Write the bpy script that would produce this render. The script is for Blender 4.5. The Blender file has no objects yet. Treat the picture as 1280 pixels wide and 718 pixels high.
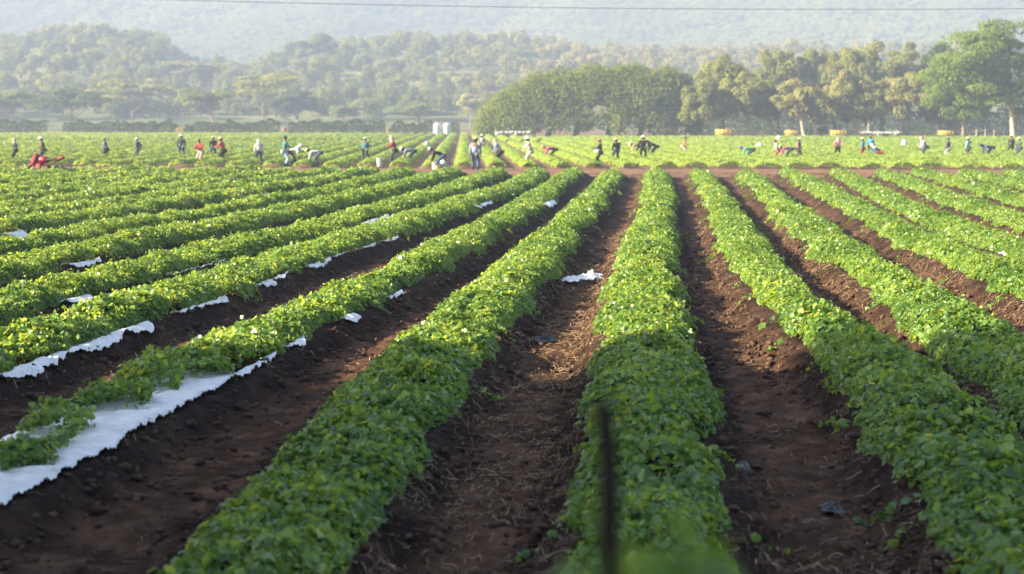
import bpy, math, random
import numpy as np
from mathutils import Vector, Matrix, Euler

R = math.radians
rng = np.random.default_rng(7)
random.seed(7)
scene = bpy.context.scene
col = scene.collection

# ------------------------------------------------------------------ camera
F, CX, CY, HC = 2000.0, 640.0, 359.0, 3.0
PITCH = math.atan(209 / F)
YAW = math.atan(176 / (F / math.cos(PITCH)))
cam_d = bpy.data.cameras.new("camera")
cam = bpy.data.objects.new("camera", cam_d)
col.objects.link(cam)
cam.location = (0, 0, HC)
cam.rotation_euler = (R(90) - PITCH, 0, YAW)
cam_d.sensor_width = 36
cam_d.lens = F / 1280 * 36
cam_d.clip_start = 0.05
cam_d.clip_end = 6000
cam_d.dof.use_dof = True
cam_d.dof.focus_distance = 23
cam_d.dof.aperture_fstop = 1.8
scene.camera = cam
ROT = Euler((R(90) - PITCH, 0, YAW)).to_matrix()


def ray(px, py):
    return ROT @ Vector(((px - CX) / F, -(py - CY) / F, -1.0))


def on_plane(px, py, z=0.0):
    """where the sight line of a photo pixel meets the level z"""
    d = ray(px, py)
    t = (z - HC) / d.z
    return Vector((d.x * t, d.y * t, z))


def at_depth(px, Y):
    """ground position in column px at distance Y along the rows"""
    d = ray(px, 150)
    return d.x / d.y * Y


def z_at(py, Y, px=816):
    d = ray(px, py)
    return HC + d.z / d.y * Y


# ------------------------------------------------------------------ helpers
def sstep(a, b, x):
    t = np.clip((x - a) / (b - a), 0, 1)
    return t * t * (3 - 2 * t)


_tab = np.random.default_rng(3).random((8, 256, 256))


def vnoise(x, y, seed=0):
    T = _tab[seed % 8]
    x = np.asarray(x, float) + 31.7 * seed
    y = np.asarray(y, float) + 17.3 * seed
    xi = np.floor(x).astype(int); yi = np.floor(y).astype(int)
    fx = x - xi; fy = y - yi
    fx = fx * fx * (3 - 2 * fx); fy = fy * fy * (3 - 2 * fy)
    a = T[xi & 255, yi & 255]; b = T[(xi + 1) & 255, yi & 255]
    c = T[xi & 255, (yi + 1) & 255]; d = T[(xi + 1) & 255, (yi + 1) & 255]
    return (a * (1 - fx) + b * fx) * (1 - fy) + (c * (1 - fx) + d * fx) * fy


def fbm(x, y, seed=0, oct=4):
    s = 0; a = .5; f = 1
    for k in range(oct):
        s = s + a * vnoise(x * f, y * f, seed + k); a *= .5; f *= 2.03
    return s


def mesh_np(name, V, faces, attr=None, mat=None, smooth=False, mats=None, mi=None):
    """faces: list of int arrays (M,k)"""
    V = np.asarray(V, np.float32)
    if not isinstance(faces, list):
        faces = [faces]
    me = bpy.data.meshes.new(name)
    me.vertices.add(len(V)); me.vertices.foreach_set("co", V.ravel())
    tot = sum(f.size for f in faces); nf = sum(len(f) for f in faces)
    me.loops.add(tot); me.polygons.add(nf)
    me.loops.foreach_set("vertex_index", np.concatenate([f.ravel() for f in faces]).astype(np.int32))
    sizes = np.concatenate([np.full(len(f), f.shape[1]) for f in faces])
    starts = np.concatenate([[0], np.cumsum(sizes)[:-1]]).astype(np.int32)
    me.polygons.foreach_set("loop_start", starts)
    if smooth:
        me.polygons.foreach_set("use_smooth", np.ones(nf, bool))
    if attr is not None:
        at = me.attributes.new("v", 'FLOAT', 'POINT')
        at.data.foreach_set("value", np.asarray(attr, np.float32))
    if mat:
        me.materials.append(mat)
    for m in mats or []:
        me.materials.append(m)
    if mi is not None:
        me.polygons.foreach_set("material_index", np.asarray(mi, np.int32))
    me.update(calc_edges=True)
    return me


def link(name, me, parent=None, loc=None):
    o = bpy.data.objects.new(name, me)
    col.objects.link(o)
    if loc is not None:
        o.location = loc
    if parent is not None:
        o.parent = parent
    return o


def tag(o, label=None, cat=None, group=None, kind=None):
    if label: o["label"] = label
    if cat: o["category"] = cat
    if group: o["group"] = group
    if kind: o["kind"] = kind
    return o


def empty(name, loc, rz=0, label=None, cat=None, group=None):
    o = bpy.data.objects.new(name, None)
    col.objects.link(o)
    o.location = loc; o.rotation_euler = (0, 0, rz)
    o.empty_display_size = .2
    return tag(o, label, cat, group)


class MB:
    """collects simple solids into one mesh"""
    def __init__(s): s.V = []; s.F = {3: [], 4: []}; s.n = 0
    def add(s, V, F):
        V = np.asarray(V, float); s.V.append(V)
        for f in F:
            f = np.asarray(f, int) + s.n
            if f.ndim == 1: f = f[None]
            s.F[f.shape[1]].append(f)
        s.n += len(V)
    def box(s, c, d, rz=0, rx=0, ry=0, bev=.0):
        d = np.array(d) / 2
        b = min(bev, d.min() * .6)
        pts = []
        if b > 0:
            for sx in (-1, 1):
                for sy in (-1, 1):
                    for sz in (-1, 1):
                        pts += [(sx * d[0], sy * (d[1] - b), sz * (d[2] - b)), (sx * (d[0] - b), sy * d[1], sz * (d[2] - b)), (sx * (d[0] - b), sy * (d[1] - b), sz * d[2])]
            s.hull(pts, c, (rx, ry, rz))
            return
        V = np.array([(x, y, z) for x in (-1, 1) for y in (-1, 1) for z in (-1, 1)]) * d
        M = np.array(Euler((rx, ry, rz)).to_matrix())
        s.add(V @ M.T + np.array(c), [np.array([[0, 1, 3, 2], [4, 6, 7, 5], [0, 4, 5, 1], [2, 3, 7, 6], [0, 2, 6, 4], [1, 5, 7, 3]])])
    def hull(s, pts, c, rot):
        import bmesh
        bm = bmesh.new()
        for p in pts: bm.verts.new(p)
        r = bmesh.ops.convex_hull(bm, input=bm.verts)
        bmesh.ops.triangulate(bm, faces=bm.faces)
        bm.verts.index_update()
        M = np.array(Euler(rot).to_matrix())
        V = np.array([v.co[:] for v in bm.verts]) @ M.T + np.array(c)
        s.add(V, [np.array([[v.index for v in f.verts] for f in bm.faces])])
        bm.free()
    def tube(s, P, r, n=6, cap=True):
        P = np.asarray(P, float); m = len(P)
        r = np.broadcast_to(np.asarray(r, float), (m,))
        T = np.gradient(P, axis=0); T /= np.linalg.norm(T, axis=1)[:, None] + 1e-9
        ref = np.array([0, 0, 1.]) if abs(T[0, 2]) < .8 else np.array([1., 0, 0])
        A = np.cross(T, ref); A /= np.linalg.norm(A, axis=1)[:, None] + 1e-9
        B = np.cross(T, A)
        th = np.arange(n) * 2 * np.pi / n
        V = (P[:, None] + r[:, None, None] * (np.cos(th)[None, :, None] * A[:, None] + np.sin(th)[None, :, None] * B[:, None])).reshape(-1, 3)
        i = np.arange(m - 1)[:, None] * n; j = np.arange(n)[None]; k = (j + 1) % n
        Q = np.stack([i + j, i + k, i + n + k, i + n + j], -1).reshape(-1, 4)
        F = [Q]
        if cap:
            V = np.vstack([V, P[0], P[-1]])
            a = m * n; j = np.arange(n); k = (j + 1) % n
            F.append(np.stack([np.full(n, a), k, j], -1))
            F.append(np.stack([np.full(n, a + 1), (m - 1) * n + j, (m - 1) * n + k], -1))
        s.add(V, F)
    def lathe(s, prof, c=(0, 0, 0), n=16, M=None):
        prof = np.asarray(prof, float); m = len(prof)
        th = np.arange(n) * 2 * np.pi / n
        V = np.stack([prof[:, 0, None] * np.cos(th), prof[:, 0, None] * np.sin(th), np.repeat(prof[:, 1, None], n, 1)], -1).reshape(-1, 3)
        if M is not None: V = V @ np.asarray(M).T
        i = np.arange(m - 1)[:, None] * n; j = np.arange(n)[None]; k = (j + 1) % n
        s.add(V + np.array(c), [np.stack([i + j, i + k, i + n + k, i + n + j], -1).reshape(-1, 4)])
    def ball(s, c, r, n=10, m=7, M=None):
        ph = np.linspace(-np.pi / 2, np.pi / 2, m)
        prof = np.stack([np.cos(ph) * 1.0 + 1e-4, np.sin(ph)], -1)
        D = np.diag(np.broadcast_to(np.asarray(r, float), (3,)))
        if M is not None: D = np.asarray(M) @ D
        s.lathe(prof, c, n, D)
    def build(s, name, mat, parent=None, loc=None, smooth=True):
        V = np.vstack(s.V)
        faces = [np.vstack(s.F[k]) for k in (3, 4) if s.F[k]]
        me = mesh_np(name, V, faces, mat=mat, smooth=smooth)
        if smooth:
            try: me.set_sharp_from_angle(angle=R(40))
            except Exception: pass
        return link(name, me, parent, loc)


# ------------------------------------------------------------------ materials
def new_mat(name):
    m = bpy.data.materials.new(name); m.use_nodes = True
    nt = m.node_tree; nt.nodes.clear()
    out = nt.nodes.new("ShaderNodeOutputMaterial")
    return m, nt, out


def N(nt, t, **kw):
    n = nt.nodes.new(t)
    for k, v in kw.items():
        if k.startswith("_"): setattr(n, k[1:], v)
        else:
            n.inputs[k.replace("__", " ")].default_value = v
    return n


def ramp(nt, stops, fac):
    r = nt.nodes.new("ShaderNodeValToRGB")
    e = r.color_ramp.elements
    while len(e) < len(stops): e.new(.5)
    for i, (p, c) in enumerate(stops):
        e[i].position = p; e[i].color = (*c, 1)
    nt.links.new(fac, r.inputs[0])
    return r.outputs[0]


def leaf_mat(name, stops, trans=.35, rough=.5, patch=None, tcol=(1.35, 1.3, .6), spec=.35):
    m, nt, out = new_mat(name)
    at = N(nt, "ShaderNodeAttribute", _attribute_name="v")
    fac = at.outputs["Fac"]
    if patch:
        tc = N(nt, "ShaderNodeTexCoord")
        nz = N(nt, "ShaderNodeTexNoise", Scale=patch, Detail=3.0)
        nt.links.new(tc.outputs["Object"], nz.inputs["Vector"])
        ad = N(nt, "ShaderNodeMath", _operation='MULTIPLY_ADD'); ad.inputs[1].default_value = .9; 
        nt.links.new(nz.outputs["Fac"], ad.inputs[0])
        sub = N(nt, "ShaderNodeMath", _operation='SUBTRACT'); sub.inputs[1].default_value = .45
        nt.links.new(fac, sub.inputs[0]); nt.links.new(sub.outputs[0], ad.inputs[2])
        fac = ad.outputs[0]
    c = ramp(nt, stops, fac)
    p = N(nt, "ShaderNodeBsdfPrincipled", Roughness=rough)
    p.inputs["Specular IOR Level"].default_value = spec
    nt.links.new(c, p.inputs["Base Color"])
    t = N(nt, "ShaderNodeBsdfTranslucent")
    mul = N(nt, "ShaderNodeMix", _data_type='RGBA', _blend_type='MULTIPLY')
    mul.inputs["Factor"].default_value = 1
    nt.links.new(c, mul.inputs["A"]); mul.inputs["B"].default_value = (*tcol, 1)
    nt.links.new(mul.outputs["Result"], t.inputs["Color"])
    mx = N(nt, "ShaderNodeMixShader", Fac=trans)
    nt.links.new(p.outputs[0], mx.inputs[1]); nt.links.new(t.outputs[0], mx.inputs[2])
    nt.links.new(mx.outputs[0], out.inputs[0])
    return m


def noise_mat(name, stops, scale=3, detail=6, rough=.9, bump=0, bscale=None, spec=.3, metal=0, coat=0, tex='Object', bdist=.02, trans=0):
    m, nt, out = new_mat(name)
    tc = N(nt, "ShaderNodeTexCoord")
    nz = N(nt, "ShaderNodeTexNoise", Scale=scale, Detail=detail, Roughness=.6)
    nt.links.new(tc.outputs[tex], nz.inputs["Vector"])
    c = ramp(nt, stops, nz.outputs["Fac"])
    p = N(nt, "ShaderNodeBsdfPrincipled", Roughness=rough, Metallic=metal)
    p.inputs["Specular IOR Level"].default_value = spec
    p.inputs["Coat Weight"].default_value = coat
    nt.links.new(c, p.inputs["Base Color"])
    if bump:
        n2 = N(nt, "ShaderNodeTexNoise", Scale=bscale or scale * 6, Detail=6.0, Roughness=.65)
        nt.links.new(tc.outputs[tex], n2.inputs["Vector"])
        b = N(nt, "ShaderNodeBump", Strength=bump, Distance=bdist)
        nt.links.new(n2.outputs["Fac"], b.inputs["Height"])
        nt.links.new(b.outputs[0], p.inputs["Normal"])
    if trans:
        t = N(nt, "ShaderNodeBsdfTranslucent"); nt.links.new(c, t.inputs[0])
        mx = N(nt, "ShaderNodeMixShader", Fac=trans)
        nt.links.new(p.outputs[0], mx.inputs[1]); nt.links.new(t.outputs[0], mx.inputs[2])
        nt.links.new(mx.outputs[0], out.inputs[0])
    else:
        nt.links.new(p.outputs[0], out.inputs[0])
    return m


_plain = {}


def plain(c, rough=.8, metal=0, var=.15, coat=0):
    c = tuple(x * .62 for x in c)
    k = (tuple(c), rough, metal, coat)
    if k not in _plain:
        a = tuple(min(1, x * (1 - var)) for x in c); b = tuple(min(1, x * (1 + var)) for x in c)
        _plain[k] = noise_mat("paint_%d" % len(_plain), [(.3, a), (.7, b)], scale=6, rough=rough, metal=metal, coat=coat)
    return _plain[k]


M_crop = leaf_mat("crop_leaf", [(0, (.030, .078, .015)), (.3, (.068, .150, .027)), (.62, (.135, .25, .048)), (.88, (.215, .335, .070)), (1, (.27, .36, .07))], trans=.50, rough=.38, spec=.55, patch=.6, tcol=(2.3, 1.55, .85))
M_crop_far = leaf_mat("crop_leaf_far", [(0, (.090, .155, .034)), (.4, (.145, .235, .047)), (.8, (.21, .305, .060)), (1, (.25, .335, .07))], trans=.45, rough=.6, patch=.12, tcol=(1.9, 1.5, .9))
M_weed = leaf_mat("weed_leaf", [(0, (.06, .14, .015)), (1, (.16, .24, .03))], trans=.45)
M_soil = noise_mat("tilled_soil", [(.3, (.012, .0062, .0038)), (.5, (.031, .0175, .011)), (.7, (.068, .039, .025))], scale=2.2, detail=12, rough=.95, bump=1, bscale=9, spec=.1, bdist=.10)
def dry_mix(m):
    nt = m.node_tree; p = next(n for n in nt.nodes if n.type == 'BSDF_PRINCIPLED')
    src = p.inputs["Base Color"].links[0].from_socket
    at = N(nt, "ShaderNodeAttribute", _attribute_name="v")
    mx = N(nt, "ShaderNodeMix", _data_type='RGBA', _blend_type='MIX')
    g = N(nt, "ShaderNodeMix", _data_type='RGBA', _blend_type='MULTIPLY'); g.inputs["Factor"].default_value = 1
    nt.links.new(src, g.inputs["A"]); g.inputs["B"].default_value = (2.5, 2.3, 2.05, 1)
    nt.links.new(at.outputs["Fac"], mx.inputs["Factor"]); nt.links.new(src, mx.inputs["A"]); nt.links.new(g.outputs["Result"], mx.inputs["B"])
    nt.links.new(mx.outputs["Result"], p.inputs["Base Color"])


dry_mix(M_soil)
M_clod = noise_mat("soil_clod", [(.3, (.035, .020, .013)), (.7, (.095, .056, .037))], scale=2.3, detail=6, rough=.95, bump=.5, bscale=40, spec=.15)
M_dirt = noise_mat("dry_dirt", [(.25, (.085, .046, .030)), (.55, (.135, .076, .050)), (.8, (.19, .115, .078))], scale=.35, detail=9, rough=.95, bump=.7, bscale=5, spec=.1, bdist=.08)
M_ground = noise_mat("field_earth", [(.3, (.09, .055, .035)), (.6, (.14, .09, .055)), (.8, (.10, .12, .035))], scale=.15, detail=8, rough=.95, bump=.5, bscale=3, spec=.1)
M_hill = noise_mat("hill_cover", [(.36, (.05, .075, .03)), (.68, (.16, .15, .07))], scale=.02, detail=8, rough=1, spec=0)
M_bark = noise_mat("bark", [(.3, (.09, .07, .05)), (.7, (.22, .18, .14))], scale=2, rough=.95, bump=.6)
M_palebark = noise_mat("pale_bark", [(.3, (.26, .21, .15)), (.7, (.45, .38, .29))], scale=1.5, rough=.95, bump=.5)
M_straw = leaf_mat("straw", [(0, (.10, .06, .035)), (.6, (.20, .125, .07)), (1, (.38, .27, .16))], trans=.15, rough=.8, tcol=(1, 1, 1))
M_film = noise_mat("plastic_film", [(.27, (.30, .25, .21)), (.36, (.70, .69, .67)), (.7, (.88, .87, .85))], scale=5, rough=.28, bump=.7, bscale=11, spec=.5, bdist=.03, trans=.15)
M_darkfilm = noise_mat("dark_film", [(.3, (.003, .003, .004)), (.7, (.010, .011, .015))], scale=5, rough=.5, spec=.2, bump=.4, bscale=12)
M_post = noise_mat("weathered_post", [(.3, (.004, .003, .0025)), (.7, (.014, .010, .008))], scale=14, rough=.9, bump=.6)
M_skin = plain((.22, .115, .07), .6)
M_rubber = plain((.02, .02, .02), .8)
M_chrome = plain((.6, .6, .62), .25, 1)

# ------------------------------------------------------------------ the traced crop rows: canopy centre (offset, distance)
def xz(x, y, h=2.9):
    """photo pixel on a row -> (offset across, distance along)"""
    p = on_plane(x, y, HC - h)
    return p.y, p.x


def trace(pts, off, h=2.9):
    a = sorted(xz(x, y, h) for x, y in pts)
    Y = np.array([p[0] for p in a]); X = np.array([p[1] for p in a]) + off
    return Y, X


HW = .62
rows = {}
rows[0] = trace([(821, 222), (824, 260), (815, 300), (806, 350), (803, 400), (806, 430), (812, 500), (815, 560), (812, 640), (808, 707)], 0)
rows[-1] = trace([(767, 222), (738, 260), (712, 290), (658, 345), (627, 381), (556, 444), (492, 530), (450, 580), (397, 650), (355, 707)], 0)
rows[-2] = trace([(0, 674), (54, 637), (146, 582), (217, 549), (288, 499), (380, 445), (450, 410), (534, 366), (567, 344), (650, 289), (692, 258), (731, 222)], -HW)
rows[-3] = trace([(0, 494), (79, 461), (146, 438), (209, 415), (272, 390), (303, 380), (353, 360), (400, 341), (456, 321), (503, 305), (567, 280), (620, 256), (664, 242), (686, 222)], -HW)
rows[-4] = trace([(28, 410), (81, 394), (120, 380), (236, 354), (311, 330), (400, 306), (447, 293), (492, 275), (556, 257), (600, 238), (630, 224)], -HW)
rows[-5] = trace([(0, 366), (97, 340), (150, 332), (200, 321), (309, 293), (400, 274), (464, 257), (520, 241), (568, 224)], -HW)
rows[-6] = trace([(0, 332), (92, 316), (200, 293), (267, 282), (320, 272), (400, 255), (444, 244), (505, 226)], -HW)
rows[-7] = trace([(0, 305), (45, 296), (200, 272), (278, 260), (325, 251), (400, 237), (455, 225)], -HW)
rows[1] = trace([(864, 229), (880, 270), (890, 311), (920, 375), (950, 410), (985, 444), (1035, 486), (1080, 548), (1120, 626), (1150, 707)], HW)
rows[2] = trace([(920, 226), (956, 267), (984, 297), (1039, 348), (1097, 392), (1160, 450)], HW)
rows[3] = trace([(980, 226), (1040, 265), (1082, 294), (1156, 333), (1234, 372)], HW)
rows[4] = trace([(1042, 226), (1090, 258), (1129, 280), (1218, 317), (1280, 345)], HW)
# the rows farther out to both sides follow the same bending, 2.05 m apart
bendL = rows[-7]; bendR = rows[4]
for k in range(8, 17):
    rows[-k] = (bendL[0], bendL[1] - 2.12 * (k - 7))
for k in range(5, 13):
    rows[k] = (bendR[0], bendR[1] + 2.12 * (k - 4))
Y_END = 83.0


def cx(i, Y):
    Yp, Xp = rows[i]
    # smooth the traced polyline a little
    s = 0
    for d, w in ((-2.5, .2), (-1.2, .2), (0, .2), (1.2, .2), (2.5, .2)):
        s = s + w * np.interp(Y + d, Yp, Xp)
    return s


def row_end(i):
    return Y_END + 1.2 * math.sin(i * 2.3)


def row_dist(X, Y):
    """distance to the closest row centre"""
    best = np.full(X.shape, 9.)
    for i in rows:
        d = np.abs(X - cx(i, Y)) + 8 * sstep(row_end(i) - .3, row_end(i) + 1.5, Y)
        best = np.minimum(best, d)
    return best


def soil_z(X, Y):
    d = row_dist(X, Y)
    bed = .21 * (1 - sstep(.50, .92, d))
    furrow = 1 - sstep(0, .35, np.abs(d - 1.08)) 
    rough = sstep(.50, .68, d) * (1 - .55 * furrow) + .2
    fade = sstep(90, 45, Y)
    n = (fbm(X * 2.6, Y * 2.6, 1) - .47) * .15 + (fbm(X * 8, Y * 8, 2) - .47) * .13 * fade + (vnoise(X * 22, Y * 22, 6) - .5) * .065 * sstep(40, 15, Y)
    z = bed + n * rough + .02 + (fbm(X * .25, Y * .25, 3, 2) - .37) * .06
    bank = 1.15 * sstep(8.2, 5.2, Y) + .8 * sstep(4.6, 2.2, Y)
    return np.maximum(z, .004) * (1 - sstep(90, 97, Y)) + bank


# ------------------------------------------------------------------ ground
def grid(xs, ys, zf):
    X, Y = np.meshgrid(xs, ys)
    Z = zf(X, Y)
    V = np.stack([X, Y, Z], -1).reshape(-1, 3)
    n = len(xs); i = np.arange(len(ys) - 1)[:, None] * n; j = np.arange(n - 1)[None]
    Fq = np.stack([i + j, i + j + 1, i + n + j + 1, i + n + j], -1).reshape(-1, 4)
    return V, Fq


xs = np.concatenate([np.arange(-46, -12, .16), np.arange(-12, 8, .055), np.arange(8, 36, .16)])
ys = [1.0]
while ys[-1] < 97.5:
    ys.append(ys[-1] + max(.05, min(.5, .0040 * ys[-1])))
V, Fq = grid(xs, np.array(ys), soil_z)
fd = row_dist(V[:, 0], V[:, 1])
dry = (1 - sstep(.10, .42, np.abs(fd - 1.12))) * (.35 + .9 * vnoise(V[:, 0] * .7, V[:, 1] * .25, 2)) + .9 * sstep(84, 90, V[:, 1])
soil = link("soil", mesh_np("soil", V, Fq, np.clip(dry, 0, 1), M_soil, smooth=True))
tag(soil, "dark brown tilled soil of beds and furrows between the near crop rows", "soil", kind="structure")

V, Fq = grid(np.linspace(-260, 260, 40), np.linspace(-80, 470, 40), lambda X, Y: X * 0 - .02)
g = link("ground", mesh_np("ground", V, Fq, mat=M_ground))
tag(g, "flat brown earth under the whole field", "ground", kind="structure")
# dirt tracks
def track(name, y0, y1, x0, x1, z, label):
    xs_ = np.linspace(x0, x1, 160); ys_ = np.linspace(0, 1, 14)
    X, T = np.meshgrid(xs_, ys_)
    Y = y0 + (y1 - y0) * T + (vnoise(X * .15, T * 0, 4) - .5) * 1.6
    Z = z + (fbm(X * .8, Y * .8, 5) - .45) * .10 * np.sin(np.pi * T) + .02
    V = np.stack([X, Y, Z], -1).reshape(-1, 3)
    n = len(xs_); i = np.arange(13)[:, None] * n; j = np.arange(n - 1)[None]
    Fq = np.stack([i + j, i + j + 1, i + n + j + 1, i + n + j], -1).reshape(-1, 4)
    o = link(name, mesh_np(name, V, Fq, mat=M_dirt, smooth=True))
    tag(o, label, "dirt track", kind="structure")
track("dirt_track", 83.0, 97.5, -62, 50, .02, "reddish dirt track crossing at the far ends of the near rows")
track("dirt_track", 205, 216, -150, -14, .0, "far brown dirt track crossing the left of the field")

# ------------------------------------------------------------------ leaves
_t = np.array([0, 40, 75, 115, 150, 180, 210, 245, 285, 320]) * np.pi / 180
_r = np.array([.50, .40, .52, .38, .44, .16, .44, .38, .52, .40])
OUT10 = np.stack([np.cos(_t) * _r, np.sin(_t) * _r], -1)


def frames(nrm):
    n = nrm / (np.linalg.norm(nrm, axis=1)[:, None] + 1e-9)
    a = rng.normal(size=n.shape)
    a -= (a * n).sum(1)[:, None] * n
    a /= np.linalg.norm(a, axis=1)[:, None] + 1e-9
    return n, a, np.cross(n, a)


def leaf_mesh(P, nrm, size, val, detail):
    """P (N,3), nrm (N,3), size (N,), val(N,) -> V, F, attr"""
    n, a, b = frames(nrm)
    if detail:
        k = len(OUT10)
        o = OUT10
        droop = -(o[:, 0] ** 2 + o[:, 1] ** 2) * .55
        fold = np.abs(o[:, 1]) * .35
        h = droop + fold
        V = P[:, None] + size[:, None, None] * (o[None, :, 0, None] * a[:, None] + o[None, :, 1, None] * b[:, None] + h[None, :, None] * n[:, None])
        V = np.concatenate([V, P[:, None]], 1)
        base = np.arange(len(P))[:, None] * (k + 1)
        j = np.arange(k); jn = (j + 1) % k
        Ft = np.stack([np.broadcast_to(base + k, (len(P), k)), base + j, base + jn], -1).reshape(-1, 3)
        return V.reshape(-1, 3), Ft, np.repeat(val, k + 1)
    w = size[:, None]
    f = n * w * rng.uniform(-.05, .22, (len(P), 1))
    V = np.stack([P - a * w * .5, P + b * w * .42 + f, P + a * w * .5, P - b * w * .42 + f], 1)
    Fq = np.arange(len(P) * 4).reshape(-1, 4)
    return V.reshape(-1, 3), Fq, np.repeat(val, 4)


def in_view(X, Y, m=.10, pad=1.2):
    l = ray(0, 300); r = ray(1280, 300)
    return (X > l.x / l.y * Y - pad - m * Y) & (X < r.x / r.y * Y + pad + m * Y)


film_zones = []   # (row, y0, y1, lateral) : foliage leaves this much of the shoulder bare


def row_points(i, y0, y1, lai=2.6):
    ys_ = np.linspace(y0, y1, 400)
    s = np.maximum(.068 - .013 * sstep(15, 25, ys_), ys_ * .0016)
    vis = in_view(cx(i, ys_), ys_)
    dens = 1.75 * lai / (.55 * s * s) * vis
    cum = np.concatenate([[0], np.cumsum((dens[1:] + dens[:-1]) / 2 * np.diff(ys_))])
    n = int(cum[-1])
    if n < 5: return None
    Y = np.interp(rng.random(n) * cum[-1], cum, ys_)
    u = rng.uniform(-1, 1, n)
    u = np.sign(u) * np.abs(u) ** .85
    c = cx(i, Y)
    seed = abs(i) % 5
    hw = (.58 if i < -2 else .47 if i > 2 else .50 if i in (-1, 1, 2) else .54) + .32 * (vnoise(Y * .9, np.full(n, i * 3.1), seed) - .5) + .22 * (vnoise(Y * .22, np.full(n, i * 7.7), 5) - .5) + (vnoise(Y * 2.4, np.sign(u) * 3 + i * 1.3, 6) - .5) * .16
    if i == -1: hw = hw + .05 * sstep(20, 14, Y)
    hw = hw * (1 - .5 * sstep(row_end(i) - 1.5, row_end(i), Y))
    lat = u * hw
    X = c + lat
    bump = .14 + 1.25 * fbm(X * 2.1, Y * 2.1, 4, 3) + .42 * vnoise(X * 7.5, Y * 7.5, 1) + .35 * (vnoise(Y * .35, np.full(n, i * 1.7), 7) - .5)
    hc = (.31 if i < -2 else .26) * bump
    env = (1 - np.abs(u) ** 2.6) ** .62
    bed = .21 * (1 - sstep(.45, .90, np.abs(lat)))
    d = np.abs(rng.normal(0, .30, n))
    z = bed + .03 + hc * env * (1 - np.minimum(d, .95))
    up = rng.random(n)
    z = z + np.where(up > .94, rng.uniform(.02, .09, n), 0)
    nrm = np.stack([u * 1.1 * np.abs(u), np.zeros(n), np.ones(n)], -1) + rng.normal(0, .78, (n, 3))
    size = np.maximum(.072 - .013 * sstep(15, 25, Y), Y * .0016) * rng.uniform(.45, 1.35, n) * (.72 + .6 * vnoise(X * 3.1, Y * 3.1, 5))
    val = np.clip(rng.normal(.5, .17, n), 0, .93)
    yel = rng.random(n) > .998
    val[yel] = 1.05
    # sprays of runner leaves straggling out over the bed edge
    nsp = int((y1 - y0) * .9)
    sy = rng.uniform(y0, y1, nsp); ss = rng.choice([-1., 1.], nsp); sl_ = rng.uniform(.15, .55, nsp) * (rng.random(nsp) ** .6); sk_ = rng.normal(0, .5, nsp)
    pick = np.where(rng.random(n) < np.minimum(.05, nsp * 14 / n))[0]
    q = rng.integers(0, nsp, len(pick)); t = rng.random(len(pick))
    Y[pick] = sy[q] + sk_[q] * t * sl_[q] + rng.normal(0, .035, len(pick))
    lat[pick] = ss[q] * (.52 + t * sl_[q]) + rng.normal(0, .035, len(pick))
    X[pick] = cx(i, Y[pick]) + lat[pick]
    z[pick] = .21 * (1 - sstep(.45, .90, np.abs(lat[pick]))) + .06 + .10 * rng.random(len(pick)) * (1.1 - t)
    keep = in_view(X, Y) & (Y < row_end(i)) & (Y > y0)
    # bare shoulders where the film shows, thinner planting there
    for (ri, a, b_, L) in film_zones:
        if ri == i:
            cut = L + (.5 if L < .4 else .34) * (vnoise(Y * 2.2, lat * 0, 2) - .5)
            keep &= ~((Y > a) & (Y < b_) & (lat > cut))
    # gaps and thin places
    if i == -2:
        keep &= ~((Y < 15.5) & (vnoise(Y * 1.5, lat * 1.8, 4) < .46 - .10 * (lat < -.2)))
    gap = vnoise(Y * 1.1 + i * 9, lat * 1.6, 3)
    keep &= ~((gap < .16) & (rng.random(n) > .25))
    return np.stack([X, Y, z], -1)[keep], nrm[keep], size[keep], val[keep]


def make_row(i, y0, y1, label, lai=2.6):
    r = row_points(i, y0, y1, lai)
    if r is None: return None
    P, nrm, size, val = r
    near = P[:, 1] < 27
    Vs, Fs, As = [], [], []; off = 0
    for sel, det in ((near, True), (~near, False)):
        if sel.sum():
            V, Fa, A = leaf_mesh(P[sel], nrm[sel], size[sel], val[sel], det)
            Vs.append(V); Fs.append(Fa + off); As.append(A); off += len(V)
    yb = P[:, 1].min()
    root = empty("crop_row", (float(cx(i, yb)), float(yb), .0), 0, label, "crop row", "leafy crop rows running up to the dirt track")
    base = np.array(root.location)
    me = mesh_np("foliage", np.vstack(Vs) - base, Fs, np.concatenate(As), M_crop)
    link("foliage", me, root)
    if i == 1:
        for (ly, ll) in ((12.7, -.30), (12.4, -.20), (15.2, -.45), (13.6, .1)):
            mb = MB(); c = np.array([float(cx(i, ly)) + ll, ly, .52]) - base
            for a in range(5):
                an = a * 2 * np.pi / 5
                mb.ball(c + np.array([math.cos(an) * .014, math.sin(an) * .014, .0]), (.013, .013, .006), 6, 5)
            mb.tube([c - np.array([0, 0, .12]), c], .003, 5)
            mb.build("flower", plain((.75, .55, .04), .6), root)
    return root


ORD = {1: "first", 2: "second", 3: "third", 4: "fourth", 5: "fifth", 6: "sixth", 7: "seventh", 8: "eighth", 9: "ninth", 10: "tenth", 11: "eleventh", 12: "twelfth", 13: "thirteenth", 14: "fourteenth", 15: "fifteenth", 16: "sixteenth"}


# film strips : photo pixel start/end along the right shoulder of a row
def film_y(p):
    return on_plane(p[0], p[1], .15).y


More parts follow.
